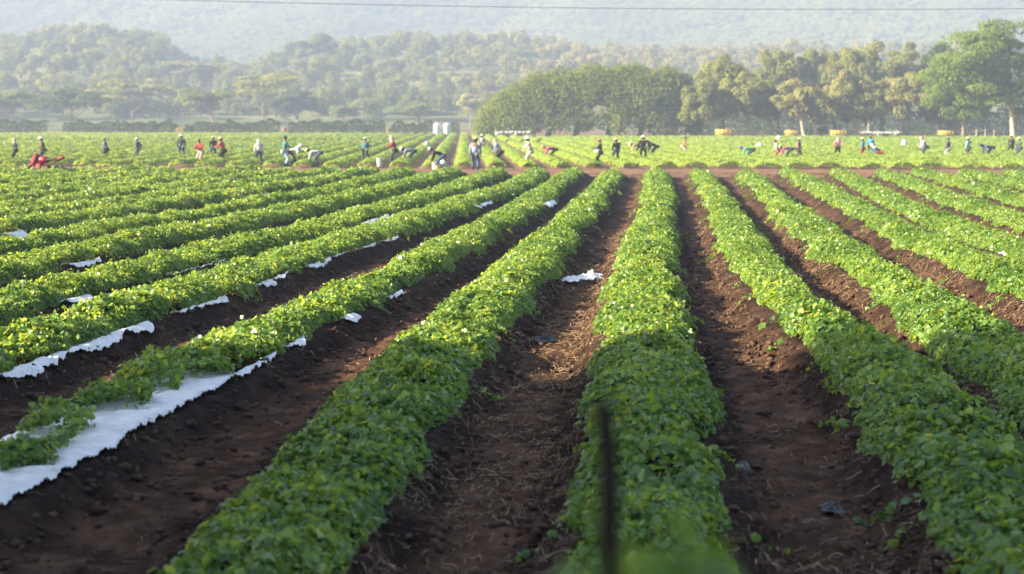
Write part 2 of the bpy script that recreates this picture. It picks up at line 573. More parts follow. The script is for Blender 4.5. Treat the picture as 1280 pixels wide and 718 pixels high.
FILMS = [  # row, start px, end px, lateral from, lateral to, label
    (-3, (0, 494), (212, 414), .46, .63, "long ruffled white plastic mulch edge along the third row left, nearest the frame edge"),
    (-3, (222, 404), (305, 380), .48, .62, "ruffled white plastic mulch edge midway along the third row left of the stake row"),
    (-3, (335, 366), (354, 359), .48, .62, "small white plastic scrap at the foot of the third row left, before the longer strip"),
    (-3, (396, 343), (436, 331), .48, .62, "white plastic strip on the third row left, next to its darkest furrow"),
    (-3, (497, 309), (518, 302), .48, .62, "pale plastic patch on the shoulder of the third row left, farther up"),
    (-3, (577, 264), (620, 256), .44, .64, "bright white plastic patch near the far end of the third row left"),
    (-3, (356, 358), (394, 344), .48, .57, "thin broken white plastic line along the third row left, below its short scrap"),
    (-3, (440, 330), (494, 311), .48, .56, "thin white plastic line on the third row left, past the strip at its darkest furrow"),
    (-4, (236, 354), (300, 334), .48, .56, "thin white plastic line at the foot of the fourth row left"),
    (-2, (312, 486), (405, 434), .47, .56, "thin white plastic line along the second row left, beyond the wide torn sheet"),
    (-2, (428, 412), (455, 404), .48, .63, "white plastic flap under the second row left, just beyond where shade ends"),
    (-2, (480, 385), (498, 374), .47, .62, "torn white plastic bit on the second row left of the stake row, midway"),
    (-2, (684, 262), (692, 255), .40, .70, "tiny white plastic bit near the far end of the second row left"),
    (-4, (98, 388), (120, 378), .40, .70, "grey plastic bit at the near foot of the fourth row left"),
    (-4, (464, 287), (494, 274), .42, .64, "bright white plastic strip two thirds up the fourth row left"),
    (-5, (95, 341), (152, 331), .40, .62, "bright white punched plastic sheet showing under the fifth row left"),
    (-6, (163, 302), (226, 289), .40, .62, "white plastic sheet showing under the sixth row left"),
    (-7, (338, 252), (362, 246), .40, .62, "short white plastic strip far up the seventh row left"),
    (-7, (38, 300), (52, 296), .34, .74, "small white plastic patch at the left end of the seventh row left"),
    (-8, (45, 279), (66, 276), .40, .62, "small white plastic patch at the left end of the eighth row left"),
]
for (ri, a, b_, l0, l1, lab) in FILMS:
    film_zones.append((ri, film_y(a) - .3, film_y(b_) + .3, l0 + .03))
film_zones.append((-2, 5, 11.8, .16))
film_zones.append((-2, 11.8, 14.6, .20))
film_zones.append((-2, 14.6, 17.2, .33))

for i in sorted(rows):
    if i == 0: lab = "leafy green crop row running straight ahead behind the dark wooden stake"
    elif i == -2: lab = "leafy green crop row whose near end lies on the wide torn white plastic sheet"
    elif i < 0: lab = f"leafy green crop row, {ORD[-i]} to the left of the row behind the stake"
    else: lab = f"leafy green crop row, {ORD[i]} to the right of the row behind the stake"
    make_row(i, 8.0, row_end(i), lab)


def film_strip(ri, y0, y1, l0, l1, label, seed, drop=.10, name="plastic_sheet", group="white plastic mulch showing under the rows"):
    L = y1 - y0
    n = max(6, int(L / .025) if y0 < 30 else int(L / .05)); m = 22
    Y = np.linspace(y0, y1, n)[:, None]; T = np.linspace(0, 1, m)[None]
    wl = l1 + .16 * (vnoise(Y * 1.6, Y * 0, seed) - .5) + .025 * (vnoise(Y * 9, Y * 0, seed + 1) - .5)
    ends = np.minimum(1, np.minimum(Y - y0, y1 - Y) / (.25 * min(L, 1.5)) + .15)
    wl = wl + .004 * np.sin(Y * 27 + 6 * vnoise(Y * 1.5, Y * 0, seed + 5)) * (.4 + vnoise(Y * 3, Y * 0, seed))
    lat = l0 + (wl - l0) * T * ends + T * 0
    Yw = Y + .04 * (vnoise(lat * 5, Y * 2, seed + 2) - .5)
    X = cx(ri, Yw) + lat
    bed = .21 * (1 - sstep(.50, .92, np.abs(lat))) + .02 + (fbm(X * .25, Yw * .25, 3, 2) - .37) * .06
    wr = .016 + .030 * np.sin(Yw * 19 + 16 * vnoise(Yw * 1.3, lat * 2.5, seed)) * T ** .8 * (1 - .45 * T) * (.15 + 1.3 * vnoise(Yw * 2.5, lat * 0, seed + 3)) + .010 * np.sin(Yw * 71 + 6 * vnoise(Yw * 3, lat * 3, seed + 1)) * T + .06 * (fbm(Yw * 6, lat * 9, seed + 2) - .47)
    z = bed + .030 + wr + .02 * (fbm(X * 4, Yw * 4, seed) - .5) + .02 * T
    V = np.stack([X, Yw + 0 * X, z], -1).reshape(-1, 3)
    i = np.arange(n - 1)[:, None] * m; j = np.arange(m - 1)[None]
    Fq = np.stack([i + j, i + j + 1, i + m + j + 1, i + m + j], -1).reshape(-1, 4)
    hole = vnoise(V[:, 1] * 4, V[:, 0] * 4, seed + 4)
    if y0 < 20:
        Fq = Fq[(hole[Fq].mean(1) > .06)]
    c = V.mean(0)
    o = link(name, mesh_np(name, V - c, Fq, mat=M_film, smooth=True), None, c)
    sol = o.modifiers.new("thickness", 'SOLIDIFY'); sol.thickness = .004
    tag(o, label, "plastic sheet", group)
    return o


for k, (ri, a, b_, l0, l1, lab) in enumerate(FILMS):
    y0, y1 = film_y(a), film_y(b_)
    film_strip(ri, min(y0, y1), max(y0, y1, y0 + .5), l0, l1, lab, k)
film_strip(-2, 9.6, 17.0, -.50, .52, "wide torn white plastic sheet baring the bed in the left foreground", 5)

# crumpled plastic scraps lying in the furrows
def crumple(px, py, sx, sy, h, label, mat, seed, name="plastic_scrap"):
    p = on_plane(px, py, .06)
    n = 26
    X, Y = np.meshgrid(np.linspace(-1, 1, n), np.linspace(-1, 1, n))
    r = np.sqrt(X ** 2 + Y ** 2)
    ang = np.arctan2(Y, X)
    lim = .62 + .5 * vnoise(np.cos(ang) * 2 + 5, np.sin(ang) * 2 + 5, seed)
    Z = h * (np.abs(fbm(X * 2.2 + 9, Y * 2.2, seed) - .45) * 3.0 + .5 * np.abs(vnoise(X * 6, Y * 6, seed) - .5)) * np.clip(1.15 - r / lim, 0, 1) + .012
    V = np.stack([X * sx, Y * sy, Z], -1).reshape(-1, 3)
    i = np.arange(n - 1)[:, None] * n; j = np.arange(n - 1)[None]
    Fq = np.stack([i + j, i + j + 1, i + n + j + 1, i + n + j], -1).reshape(-1, 4)
    ok = (r < lim).ravel()
    Fq = Fq[ok[Fq].all(1)]
    gz = float(soil_z(np.array([p.x]), np.array([p.y]))[0]) if p.y < 90 else .02
    o = link(name, mesh_np(name, V, Fq, mat=mat, smooth=True), None, (p.x, p.y, gz + .01))
    s = o.modifiers.new("thickness", 'SOLIDIFY'); s.thickness = .004
    tag(o, label, "plastic scrap", "plastic scraps lying about the field")


crumple(738, 346, .36, .8, .16, "crumpled white plastic scrap in the strawy furrow beside the stake row", M_film, 1)
crumple(714, 354, .26, .5, .13, "smaller greyish plastic scrap just left of the crumpled white one", M_film, 2)
crumple(680, 424, .18, .35, .12, "crumpled black plastic scrap in the furrow right of the shade edge", M_darkfilm, 3)
crumple(530, 432, .16, .5, .14, "white plastic scrap on the left shoulder of the first row left", M_film, 4)
crumple(1272, 482, .30, .5, .22, "crumpled grey plastic at the right picture edge between two rows", M_film, 5)
crumple(1270, 330, .35, .9, .2, "pale plastic scrap far up at the right picture edge", M_film, 6)
crumple(137, 607, .07, .10, .05, "bluish black plastic shred below the torn white sheet", M_darkfilm, 7)
crumple(1040, 632, .12, .22, .05, "dark wet plastic shred in the near right furrow", M_darkfilm, 8)
crumple(926, 585, .09, .4, .06, "black plastic shred at the right foot of the stake row", M_darkfilm, 9)
crumple(435, 222, .5, 1.6, .3, "white plastic scrap on the bed end at the dirt track, left of centre", M_film, 10)

# straw and clods
def straw():
    n = 150000
    Y = 8.5 + 34 * rng.random(n) ** 1.4
    X = rng.uniform(-9, 11, n)
    keep = in_view(X, Y)
    d = row_dist(X, Y)
    # thick in the furrow left of the stake row, and in those on the right, scarce elsewhere
    c0 = cx(0, Y); c1 = cx(-1, Y); r1 = cx(1, Y); r2 = cx(2, Y)
    w = np.full(n, .16)
    w[(X > c1) & (X < c0)] = .9
    w[(X > r1) & (X < r2)] = .8
    w[(X > r2)] = .5
    w[(X > c0) & (X < r1)] = .30
    w *= .10 + 1.5 * sstep(.36, .56, fbm(X * 1.1, Y * .8, 6, 3))
    keep &= (d > .48) & (rng.random(n) < w)
    X, Y = X[keep], Y[keep]; n = len(X)
    L = rng.uniform(.03, .15, n); a = rng.uniform(0, 2 * np.pi, n); wd = np.maximum(rng.uniform(.0012, .0035, n), Y * .00008)
    bend = rng.normal(0, .16, n)
    P = []
    for t in (-.5, -.17, .17, .5):
        P.append(np.stack([X + L * t * np.cos(a + bend * t), Y + L * t * np.sin(a + bend * t)], -1))
    V = []
    for q, t in zip(P, (-.5, -.17, .17, .5)):
        z = soil_z(q[:, 0], q[:, 1]) + .012 + np.abs(rng.normal(0, .014, n))
        nx = -np.sin(a) * wd; ny = np.cos(a) * wd
        V.append(np.stack([q[:, 0] - nx, q[:, 1] - ny, z], -1)); V.append(np.stack([q[:, 0] + nx, q[:, 1] + ny, z + .004], -1))
    V = np.stack(V, 1)
    b = np.arange(n)[:, None] * 8
    Fq = np.concatenate([b + np.array([0, 1, 3, 2]), b + np.array([2, 3, 5, 4]), b + np.array([4, 5, 7, 6])])
    o = link("straw", mesh_np("straw", V.reshape(-1, 3), Fq, np.repeat(rng.random(n), 8), M_straw))
    tag(o, "dry straw and withered stems strewn over the furrows", "straw", kind="stuff")


straw()


def clods():
    import bmesh
    bm = bmesh.new(); bmesh.ops.create_icosphere(bm, subdivisions=1, radius=1)
    bv = np.array([v.co[:] for v in bm.verts]); bf = np.array([[v.index for v in f.verts] for f in bm.faces]); bm.free()
    n = 100000
    Y = 8.5 + 32 * rng.random(n) ** 1.5; X = rng.uniform(-9, 11, n)
    d = row_dist(X, Y)
    side = np.exp(-((d - .80) / .2) ** 2) * (.4 + .9 * vnoise(X * 1.3, Y * 1.3, 2)) + .12
    keep = in_view(X, Y) & (d > .5) & (rng.random(n) < side)
    X, Y = X[keep], Y[keep]; n = len(X)
    s = .009 + .046 * rng.random(n) ** 4
    z = soil_z(X, Y)
    V = bv[None] * s[:, None, None] * rng.uniform(.6, 1.4, (n, 1, 3)) * np.array([1, 1, .65]) * rng.uniform(.5, 1.4, (n, len(bv), 1)) + np.stack([X, Y, z + s * .25], -1)[:, None]
    Ff = (bf[None] + np.arange(n)[:, None, None] * len(bv)).reshape(-1, 3)
    o = link("soil_clods", mesh_np("soil_clods", V.reshape(-1, 3), Ff, mat=M_clod))
    tag(o, "loose brown soil clods lying along the furrow sides", "soil clods", kind="stuff")


clods()

# ------------------------------------------------------------------ the field beyond the dirt track
DIR = math.atan2(at_depth(580, 100), 100)          # heading of the far rows
fx, fy = math.sin(DIR), math.cos(DIR)


def far_row_leaves(c97, y0, y1, dens_k=1.0, hw=.66, seed=0):
    """leaves of a row that crosses Y=97 at X=c97"""
    L = y1 - y0
    s_mid = .0017
    ys_ = np.linspace(y0, y1, 120)
    xc = c97 + (ys_ - 97) * fx / fy
    vis = in_view(xc, ys_, .06, 2)
    s = ys_ * s_mid
    dens = dens_k * 1.3 * 1.9 / (.5 * s * s) * vis
    cum = np.concatenate([[0], np.cumsum((dens[1:] + dens[:-1]) / 2 * np.diff(ys_))])
    n = int(cum[-1])
    if n < 4: return None
    Y = np.interp(rng.random(n) * cum[-1], cum, ys_)
    u = rng.uniform(-1, 1, n)
    X = c97 + (Y - 97) * fx / fy + u * hw * (.9 + .3 * (vnoise(Y * .4, np.full(n, c97), seed) - .5))
    bump = .75 + .5 * vnoise(X * 1.3, Y * .7, 5)
    z = .08 + .36 * bump * (1 - np.abs(u) ** 2.4) ** .6 * (1 - np.minimum(np.abs(rng.normal(0, .2, n)), .9))
    nrm = np.stack([u * .9, np.zeros(n), np.ones(n)], -1) + rng.normal(0, .4, (n, 3))
    size = Y * s_mid * rng.uniform(.6, 1.3, n)
    val = np.clip(rng.normal(.55, .12, n), 0, 1)
    return np.stack([X, Y, z], -1), nrm, size, val


far_names = []
left_bulk, right_bulk, back_bulk = [], [], []
k = 0
for j in range(-46, 44):
    c97 = at_depth(580, 97) + j * 2.05
    y1 = 203 if j < 6 else 257
    r = far_row_leaves(c97, 98.5 + 1.2 * math.sin(j * 1.9), y1, hw=.66 if j < 6 else .88)
    if r is None: continue
    if -4 <= j <= 5:
        V, Fa, A = leaf_mesh(*r, False)
        c = np.array([c97, 98.5, 0])
        o = link("crop_row", mesh_np("crop_row", V - c, Fa, A, M_crop_far), None, c)
        if j == 0:
            lab = "far crop row past the track, the straight one running directly away from us"
        elif j < 0:
            lab = f"far crop row past the track, {ORD[-j]} to the left of the straight one"
        else:
            lab = f"far crop row past the track, {ORD[j]} to the right of the straight one"
        tag(o, lab, "crop row", "far crop rows beyond the dirt track")
    elif j < -4: left_bulk.append(r)
    else: right_bulk.append(r)
for j in range(-60, 6):
    r = far_row_leaves(at_depth(580, 97) + j * 2.05, 217, 312, .9)
    if r is not None: back_bulk.append(r)
for bulk, lab in ((left_bulk, "low green crop filling the left of the field beyond the track"), (right_bulk, "dense light green crop filling the right of the field beyond the track"), (back_bulk, "farthest strip of green crop before the hedges")):
    V, Fa, A = leaf_mesh(*[np.concatenate([b[q] for b in bulk]) for q in range(4)], False)
    o = link("crop_field", mesh_np("crop_field", V, Fa, A, M_crop_far))
    tag(o, lab, "crop field", kind="stuff")
del left_bulk, right_bulk, back_bulk

# ------------------------------------------------------------------ hills behind
ytop_x = [-500, -200, 0, 30, 60, 130, 195, 215, 300, 350, 372, 420, 500, 650, 700, 760, 900, 1000, 1300, 1800]
ytop_y = [60, 55, 44, 37, 33, 32, 42, 74, 74, 66, 54, 48, 45, 45, 52, 58, 62, 60, 60, 60]


def rise(px, Y):
    top = np.interp(px, ytop_x, ytop_y)
    H = (150 - top) / 2011 * 830 + 3 - 10
    return sstep(470, 830, Y) * H


def hill_z(px, Y):
    z = rise(px, Y) * (1 - sstep(900, 1050, Y) * .5)
    X = (px - 816) / 2011 * Y
    mount = sstep(980, 1800, Y) * 225 * (.80 + .36 * fbm(X * .0016 + 5, Y * .0016, 2)) + sstep(950, 1500, Y) * (fbm(X * .006, Y * .004, 4) - .47) * 70
    return z * (1 - sstep(1000, 1300, Y)) + np.maximum(mount, 0) * (1 - .0 * X)


pxs = np.linspace(-700, 2100, 420); Ys = np.concatenate([np.linspace(440, 1000, 60), np.linspace(1010, 2000, 150)])
PX, YY = np.meshgrid(pxs, Ys)
XX = (PX - 816) / 2011 * YY
ZZ = np.minimum(hill_z(PX, YY), 188) - .015
n = len(pxs); i = np.arange(len(Ys) - 1)[:, None] * n; j = np.arange(n - 1)[None]
Fq = np.stack([i + j, i + j + 1, i + n + j + 1, i + n + j], -1).reshape(-1, 4)
hills = link("hills", mesh_np("hills", np.stack([XX, YY, ZZ], -1).reshape(-1, 3), Fq, mat=M_hill, smooth=True))
tag(hills, "hazy wooded hills and mountain side rising behind the field", "hills", kind="structure")

# ------------------------------------------------------------------ trees
def leafset(name, green):
    return leaf_mat(name, green, trans=.52, rough=.8, tcol=(1.6, 1.35, .8), spec=.2)


M_fig = leafset("fig_leaf", [(0, (.035, .062, .010)), (.5, (.115, .155, .02)), (1, (.23, .25, .035))])
M_olive = leafset("olive_leaf", [(0, (.10, .125, .032)), (.5, (.175, .20, .052)), (1, (.26, .27, .08))])
M_tan = leafset("dry_leaf", [(0, (.16, .17, .055)), (.5, (.235, .24, .085)), (1, (.32, .31, .12))])
M_bright = leafset("feathery_leaf", [(0, (.055, .11, .015)), (.5, (.12, .19, .024)), (1, (.20, .25, .04))])
M_deep = leafset("deep_leaf", [(0, (.02, .045, .014)), (.5, (.055, .09, .022)), (1, (.11, .14, .038))])
M_wood = leafset("wood_leaf", [(0, (.09, .12, .03)), (.35, (.13, .16, .042)), (.7, (.20, .205, .065)), (1, (.29, .24, .10))])
M_hedge = leafset("hedge_leaf", [(0, (.025, .05, .014)), (.5, (.05, .085, .02)), (1, (.10, .14, .035))])


def crown_pts(c, rad, lobes, per, leaf, flat=.75, lobe_r=(.28, .42), lowcut=-.55, vmean=.5):
    """lobed crown; returns points, normals, sizes, values; also lobe centres"""
    c = np.array(c, float); rad = np.array(rad, float)
    d = rng.normal(size=(lobes, 3)); d /= np.linalg.norm(d, axis=1)[:, None]
    d[:, 2] = np.where(d[:, 2] < lowcut, -d[:, 2] * .6, d[:, 2])
    rr = rng.uniform(.30, .82, lobes)
    C = c + d * rad * rr[:, None]
    lr = rng.uniform(*lobe_r, lobes)[:, None] * rad * np.array([1, 1, flat]) * rng.uniform(.85, 1.15, (lobes, 3))
    P, Nn, S, Vv = [], [], [], []
    for q in range(lobes):
        e = rng.normal(size=(per, 3)); e /= np.linalg.norm(e, axis=1)[:, None]
        e[:, 2] = np.where((e[:, 2] < -.3) & (rng.random(per) < .6), -e[:, 2], e[:, 2])
        f = 1 - np.abs(rng.normal(0, .22, per))
        f = f * (.82 + .36 * vnoise(e[:, 0] * 3 + q * 3.1, e[:, 1] * 3 + e[:, 2] * 2.2, q))
        P.append(C[q] + e * lr[q] * f[:, None])
        Nn.append(e + rng.normal(0, .45, (per, 3)) + np.array([0, 0, .3]))
        S.append(leaf * rng.uniform(.6, 1.35, per))
        Vv.append(np.clip(rng.normal(vmean + rng.normal(0, .09), .16, per), 0, 1))
    return np.concatenate(P), np.concatenate(Nn), np.concatenate(S), np.concatenate(Vv), C


def limbs(mb, base, top, C, r0, lean=(0, 0), n=9):
    """trunk from base to top and limbs to the lobes nearest below"""
    base = np.array(base, float); top = np.array(top, float)
    t = np.linspace(0, 1, 7)[:, None]
    P = base + (top - base) * t + np.array([lean[0], lean[1], 0]) * np.sin(t * np.pi) 
    rt = r0 * (1 - .45 * t[:, 0]); rt[0] *= 1.5
    mb.tube(P, rt, 8)
    idx = rng.permutation(len(C))[:n]
    for q in idx:
        st = P[rng.integers(3, 7)]
        e = C[q]
        mid = (st + e) / 2 + rng.normal(0, .06, 3) * np.linalg.norm(e - st) - np.array([0, 0, .08 * np.linalg.norm(e - st)])
        mb.tube(np.array([st, (st + mid) / 2, mid, (mid + e) / 2, e]), np.array([.42, .34, .26, .18, .08]) * r0, 6)


def tree(name, px, Y, ytop, ybot_crown, wpx, mat, bark, label, group=None, lobes=44, per=300, leaf=.46, trunk=.35, flat=.85, trunk_px=None, cat="tree", base_z=0.0, depth=None, lobe_r=(.20, .34), vmean=.5, nl=9):
    if name == 'field_tree': ybot_crown += 14; lobes = int(lobes * 2.4); lobe_r = (.14, .27); per = int(per * .75); leaf *= .9
    x = at_depth(px, Y); tx = at_depth(trunk_px, Y) if trunk_px else x
    zt = z_at(ytop, Y, px); zb = z_at(ybot_crown, Y, px)
    rx = wpx / 2 / 2011 * Y
    root = empty(name, (tx, Y, base_z), 0, label, cat, group)
    b = np.array(root.location)
    c = np.array([x, Y, (zt + zb) / 2]); rad = np.array([rx, depth or rx, (zt - zb) / 2])
    P, Nn, S, Vv, C = crown_pts(c, rad, lobes, per, leaf, flat, lobe_r, -1.1 if name == "feathery_tree" else -.55, vmean)
    ok = P[:, 2] > base_z + .2
    V, Fa, A = leaf_mesh(P[ok], Nn[ok], S[ok], Vv[ok], False)
    link("crown", mesh_np("crown", V - b, Fa, A, mat), root)
    mb = MB()
    limbs(mb, (0, 0, -.1), (c - b) * np.array([.7, .7, 1]) + np.array([0, 0, -.15 * (zt - zb)]), C - b, trunk, (rng.normal(0, .3), 0), nl)
    mb.build("trunk", bark, root)
    return root


# the broad dense fig grove
def fig():
    Y = 282
    cx0 = at_depth(735, Y)
    root = empty("fig_tree", (cx0, Y, 0), 0, "very broad dense dark green tree with clipped dome, left of the tan trees", "tree")
    b = np.array(root.location)
    Ps = []
    Cs = []
    def part(px, yt, yb, w, lobes, dep, per=380):
        x = at_depth(px, Y); zt = z_at(yt, Y); zb = max(z_at(yb, Y), 0.2)
        c = np.array([x, Y + rng.uniform(-1, 3), (zt + zb) / 2]); rad = np.array([w / 2 / 2011 * Y, dep, (zt - zb) / 2])
        r = crown_pts(c, rad, lobes, per, .42, .8, (.16, .27), lowcut=-1.1, vmean=.5)
        Ps.append(r[:4]); Cs.append(r[4])
    zt = z_at(93, Y); hwm = 141 / 2011 * Y
    nl = 420
    u = rng.uniform(-1, 1, nl); fr = rng.random(nl)
    prof = (1 - np.abs(u) ** 9.0) ** .5 * (.90 + .16 * vnoise(u * 5, u * 0, 3) + .10 * vnoise(u * 17, u * 0, 4))
    prof = np.where(u < 0, (1 - np.abs(u) ** 2.6) ** .62 * 1.02, prof)
    ang = np.where(fr < .55, rng.uniform(.0, 1.6, nl), rng.uniform(-.1, 2.6, nl))
    C = np.stack([cx0 + u * (hwm - 1.2), Y - np.cos(ang) * 8 * (1 - u ** 4) ** .5, np.maximum(.2, np.sin(ang) ** .62 if False else np.abs(np.sin(ang)) ** .45 * np.sign(np.sin(ang))) * prof * (zt - 1.3)], -1)
    C[:, 2] = np.clip(C[:, 2], .6, None)
    lr = rng.uniform(1.3, 3.0, (nl, 1)) * rng.uniform(.8, 1.2, (nl, 3))
    per = 210
    e = rng.normal(size=(nl, per, 3)); e /= np.linalg.norm(e, axis=2)[..., None]
    f = 1 - np.abs(rng.normal(0, .25, (nl, per, 1)))
    pp = C[:, None] + e * lr[:, None] * f
    nn = e + rng.normal(0, .45, e.shape) + np.array([0, 0, .3])
    vv = np.clip(rng.normal(.5, .09, (nl, per)) + rng.normal(0, .10, (nl, 1)), 0, 1)
    Ps.append([pp.reshape(-1, 3), nn.reshape(-1, 3), .42 * rng.uniform(.6, 1.35, nl * per), vv.ravel()]); Cs.append(C)
    P = [np.concatenate([p[q] for p in Ps]) for q in range(4)]
    # clip the outline to a smooth dome
    pxv = P[0][:, 0]
    ok = P[0][:, 2] > .15
    V, Fa, A = leaf_mesh(P[0][ok], P[1][ok], P[2][ok], P[3][ok], False)
    link("crown", mesh_np("crown", V - b, Fa, A, M_fig), root)
    for pxx in (650, 685, 720, 760, 800, 840):
        mb = MB(); bx = at_depth(pxx, Y)
        near = [q for C in Cs for q in C if abs(q[0] - bx) < 5]
        limbs(mb, (bx - cx0, 1, -.1), (bx - cx0 + .6, 1, 5.5), np.array(near) - b, .5, n=6)
        mb.build("trunk", M_bark, root)


fig()

GT = "tan and olive trees in the line on the right"
tree("field_tree", 880, 268, 95, 160, 66, M_olive, M_palebark, "rounded green tree touching the right end of the broad dark tree", GT, trunk_px=905, vmean=.45)
tree("field_tree", 928, 272, 88, 152, 80, M_olive, M_palebark, "olive tree with thick pale trunk right of the leftmost yellow trailer", GT, trunk_px=943, vmean=.6)
tree("field_tree", 905, 290, 68, 140, 90, M_olive, M_bark, "taller olive tree rising behind the leftmost yellow trailer", GT, vmean=.5)
tree("field_tree", 962, 276, 96, 156, 54, M_olive, M_palebark, "small greener tree between two pale tan trees", GT, vmean=.35, lobes=16)
tree("field_tree", 1000, 270, 90, 156, 84, M_tan, M_palebark, "pale tan half bare tree behind the second yellow trailer", GT, trunk_px=1007, per=300, lobes=26, vmean=.45)
tree("field_tree", 1068, 274, 78, 158, 88, M_tan, M_palebark, "tall pale olive tree with twin trunks behind the third yellow trailer", GT, trunk_px=1070, per=330, lobes=28, vmean=.35)
tree("field_tree", 1138, 274, 82, 150, 86, M_tan, M_bark, "brownish half bare tree above the heap of parked motorcycles", GT, trunk_px=1135, per=260, lobes=26, vmean=.5)
tree("field_tree", 1040, 282, 104, 160, 60, M_tan, M_bark, "low pale brown tree filling the gap between two tall tan trees", GT, trunk_px=1042, per=300, lobes=18, vmean=.6)
tree("field_tree", 1100, 284, 100, 158, 60, M_olive, M_bark, "low dull green tree behind the parked motorcycles", GT, per=320, lobes=18, vmean=.4)
tree("field_tree", 1180, 278, 96, 158, 70, M_olive, M_bark, "olive tree under the left edge of the big feathery tree", GT, trunk_px=1199, per=320, vmean=.4)
GB = "dark green trees standing behind the tan ones"
for px, yt, w, lab in ((975, 56, 64, "dark crown top, leftmost above the tan trees"), (1014, 55, 58, "dark round crown above the second yellow trailer"),
                       (1050, 52, 60, "dark crown rising between the two tallest tan trees"), (1086, 50, 66, "tallest dark crown right above the third yellow trailer"),
                       (1130, 52, 70, "dark crown behind the brownish half bare tree"), (1172, 50, 70, "dark crown next to the big feathery tree")):
    tree("backdrop_tree", px, 312 + rng.uniform(0, 14), yt, 146, w * 1.2, M_olive if px % 4 else M_deep, M_bark, lab, GB, per=230, lobes=60, vmean=.45, nl=5, lobe_r=(.16, .26), flat=1.0)
tree("feathery_tree", 1254, 246, 12, 160, 215, M_bright, M_palebark, "big bright green feathery tree with pale leaning trunk at the right edge", None, lobes=95, per=420, leaf=.36, trunk=.42, flat=.62, trunk_px=1268, lobe_r=(.15, .26), vmean=.5, depth=9, nl=14)
tree("feathery_tree", 1196, 262, 56, 170, 96, M_bright, M_bark, "lower bright green feathery tree just left of the big one", None, lobes=48, per=360, leaf=.36, flat=.5, vmean=.42, trunk_px=1205)

# hedges
def hedge(px0, px1, Y, ytop, label, mat, group, depth=1.6, name="hedge", leaf=.28, jag=.5):
    leaf = leaf * .75
    x0, x1 = at_depth(px0, Y), at_depth(px1, Y); H = z_at(ytop, Y)
    L = x1 - x0
    n = int(L * (H + depth) * 2 / (leaf * leaf) * 2.2)
    X = rng.uniform(0, L, n); 
    top = H * (.92 + jag * .6 * (vnoise(X * .5 + px0, X * 0, 2) - .5) + jag * .5 * (vnoise(X * 1.6 + px0, X * 0, 3) - .5))
    endt = np.clip(np.minimum(X, L - X) / 1.0 + .75, 0, 1)
    top = top * endt
    f = rng.random(n)
    onface = rng.random(n) < .62
    Yd = np.where(onface, -depth / 2 + rng.normal(0, .15, n), rng.uniform(-depth / 2, depth / 2, n))
    Z = np.where(onface, f * top, top - np.abs(rng.normal(0, .12, n)))
    P = np.stack([X, Yd, np.maximum(Z, .05)], -1)
    nrm = np.where(onface[:, None], [0, -1, .4], [0, 0, 1]) + rng.normal(0, .5, (n, 3))
    V, Fa, A = leaf_mesh(P, nrm, leaf * rng.uniform(.7, 1.4, n), np.clip(rng.normal(.5, .2, n), 0, 1), False)
    root = empty(name, (x0, Y, 0), 0, label, "hedge", group)
    link("foliage", mesh_np("foliage", V, Fa, A, mat), root)
    mb = MB()
    for q in range(int(L / 3)):
        xx = 1 + q * 3 + rng.uniform(-.5, .5)
        if xx < L - .3:
            m1 = MB(); m1.tube([(xx, 0, 0), (xx + .1, 0, H * .7)], [.08, .05], 6); m1.build("stem", M_bark, root)


GH = "clipped hedge sections along the far edge of the field"
hedge(-60, 60, 316, 151, "dark clipped hedge section at the left picture edge", M_hedge, GH, jag=.8)
hedge(80, 221, 316, 152, "dark clipped hedge section, second from the left picture edge", M_hedge, GH, jag=.8)
hedge(233, 350, 316, 153, "dark clipped hedge section in the middle of the hedge line", M_hedge, GH, jag=.8)
hedge(361, 482, 316, 152, "dark clipped hedge section left of the white tanks' own section", M_hedge, GH, jag=.8)
hedge(490, 541, 316, 153, "short dark hedge section touching the white tanks", M_hedge, GH, jag=.8)
hedge(564, 575, 316, 154, "tiny hedge stub right of the white tanks", M_hedge, GH, jag=.8)
hedge(868, 1330, 322, 140, "long dark hedge behind the yellow trailers and tan trees", M_hedge, None, depth=3, jag=.8, leaf=.4)
def shrub(px, py, Y, w, h, mat, label, group):
    x = at_depth(px, Y)
    root = empty("shrub", (x, Y, 0), 0, label, "shrub", group)
    P, Nn, S, Vv, C = crown_pts((0, 0, h * .55), (w / 2, w / 2, h / 2), 7, 160, .22, .9)
    P[:, 2] = np.maximum(P[:, 2], .03)
    V, Fa, A = leaf_mesh(P, Nn, S, Vv, False)
    link("foliage", mesh_np("foliage", V, Fa, A, mat), root)
    mb = MB(); mb.tube([(0, 0, 0), (0, 0, h * .5)], [.08, .04]); mb.build("stem", M_bark, root)
M_drybush = leafset("dry_bush", [(0, (.30, .25, .07)), (1, (.44, .38, .14))])
GS = "tan shrubs in the hedge gaps"
shrub(227, 163, 314, 2.1, 1.7, M_drybush, "yellowish dry shrub in the hedge gap above the dark vested worker", GS)
shrub(356, 163, 314, 1.3, 1.8, M_drybush, "yellowish dry shrub in the hedge gap above the teal jacket", GS)
shrub(486, 164, 314, 1.2, 1.6, M_drybush, "yellowish dry shrub in the hedge gap left of the white tanks", GS)
shrub(1028, 163, 276, 2.2, 2.3, M_bright, "green shrub left of the third yellow trailer", None)

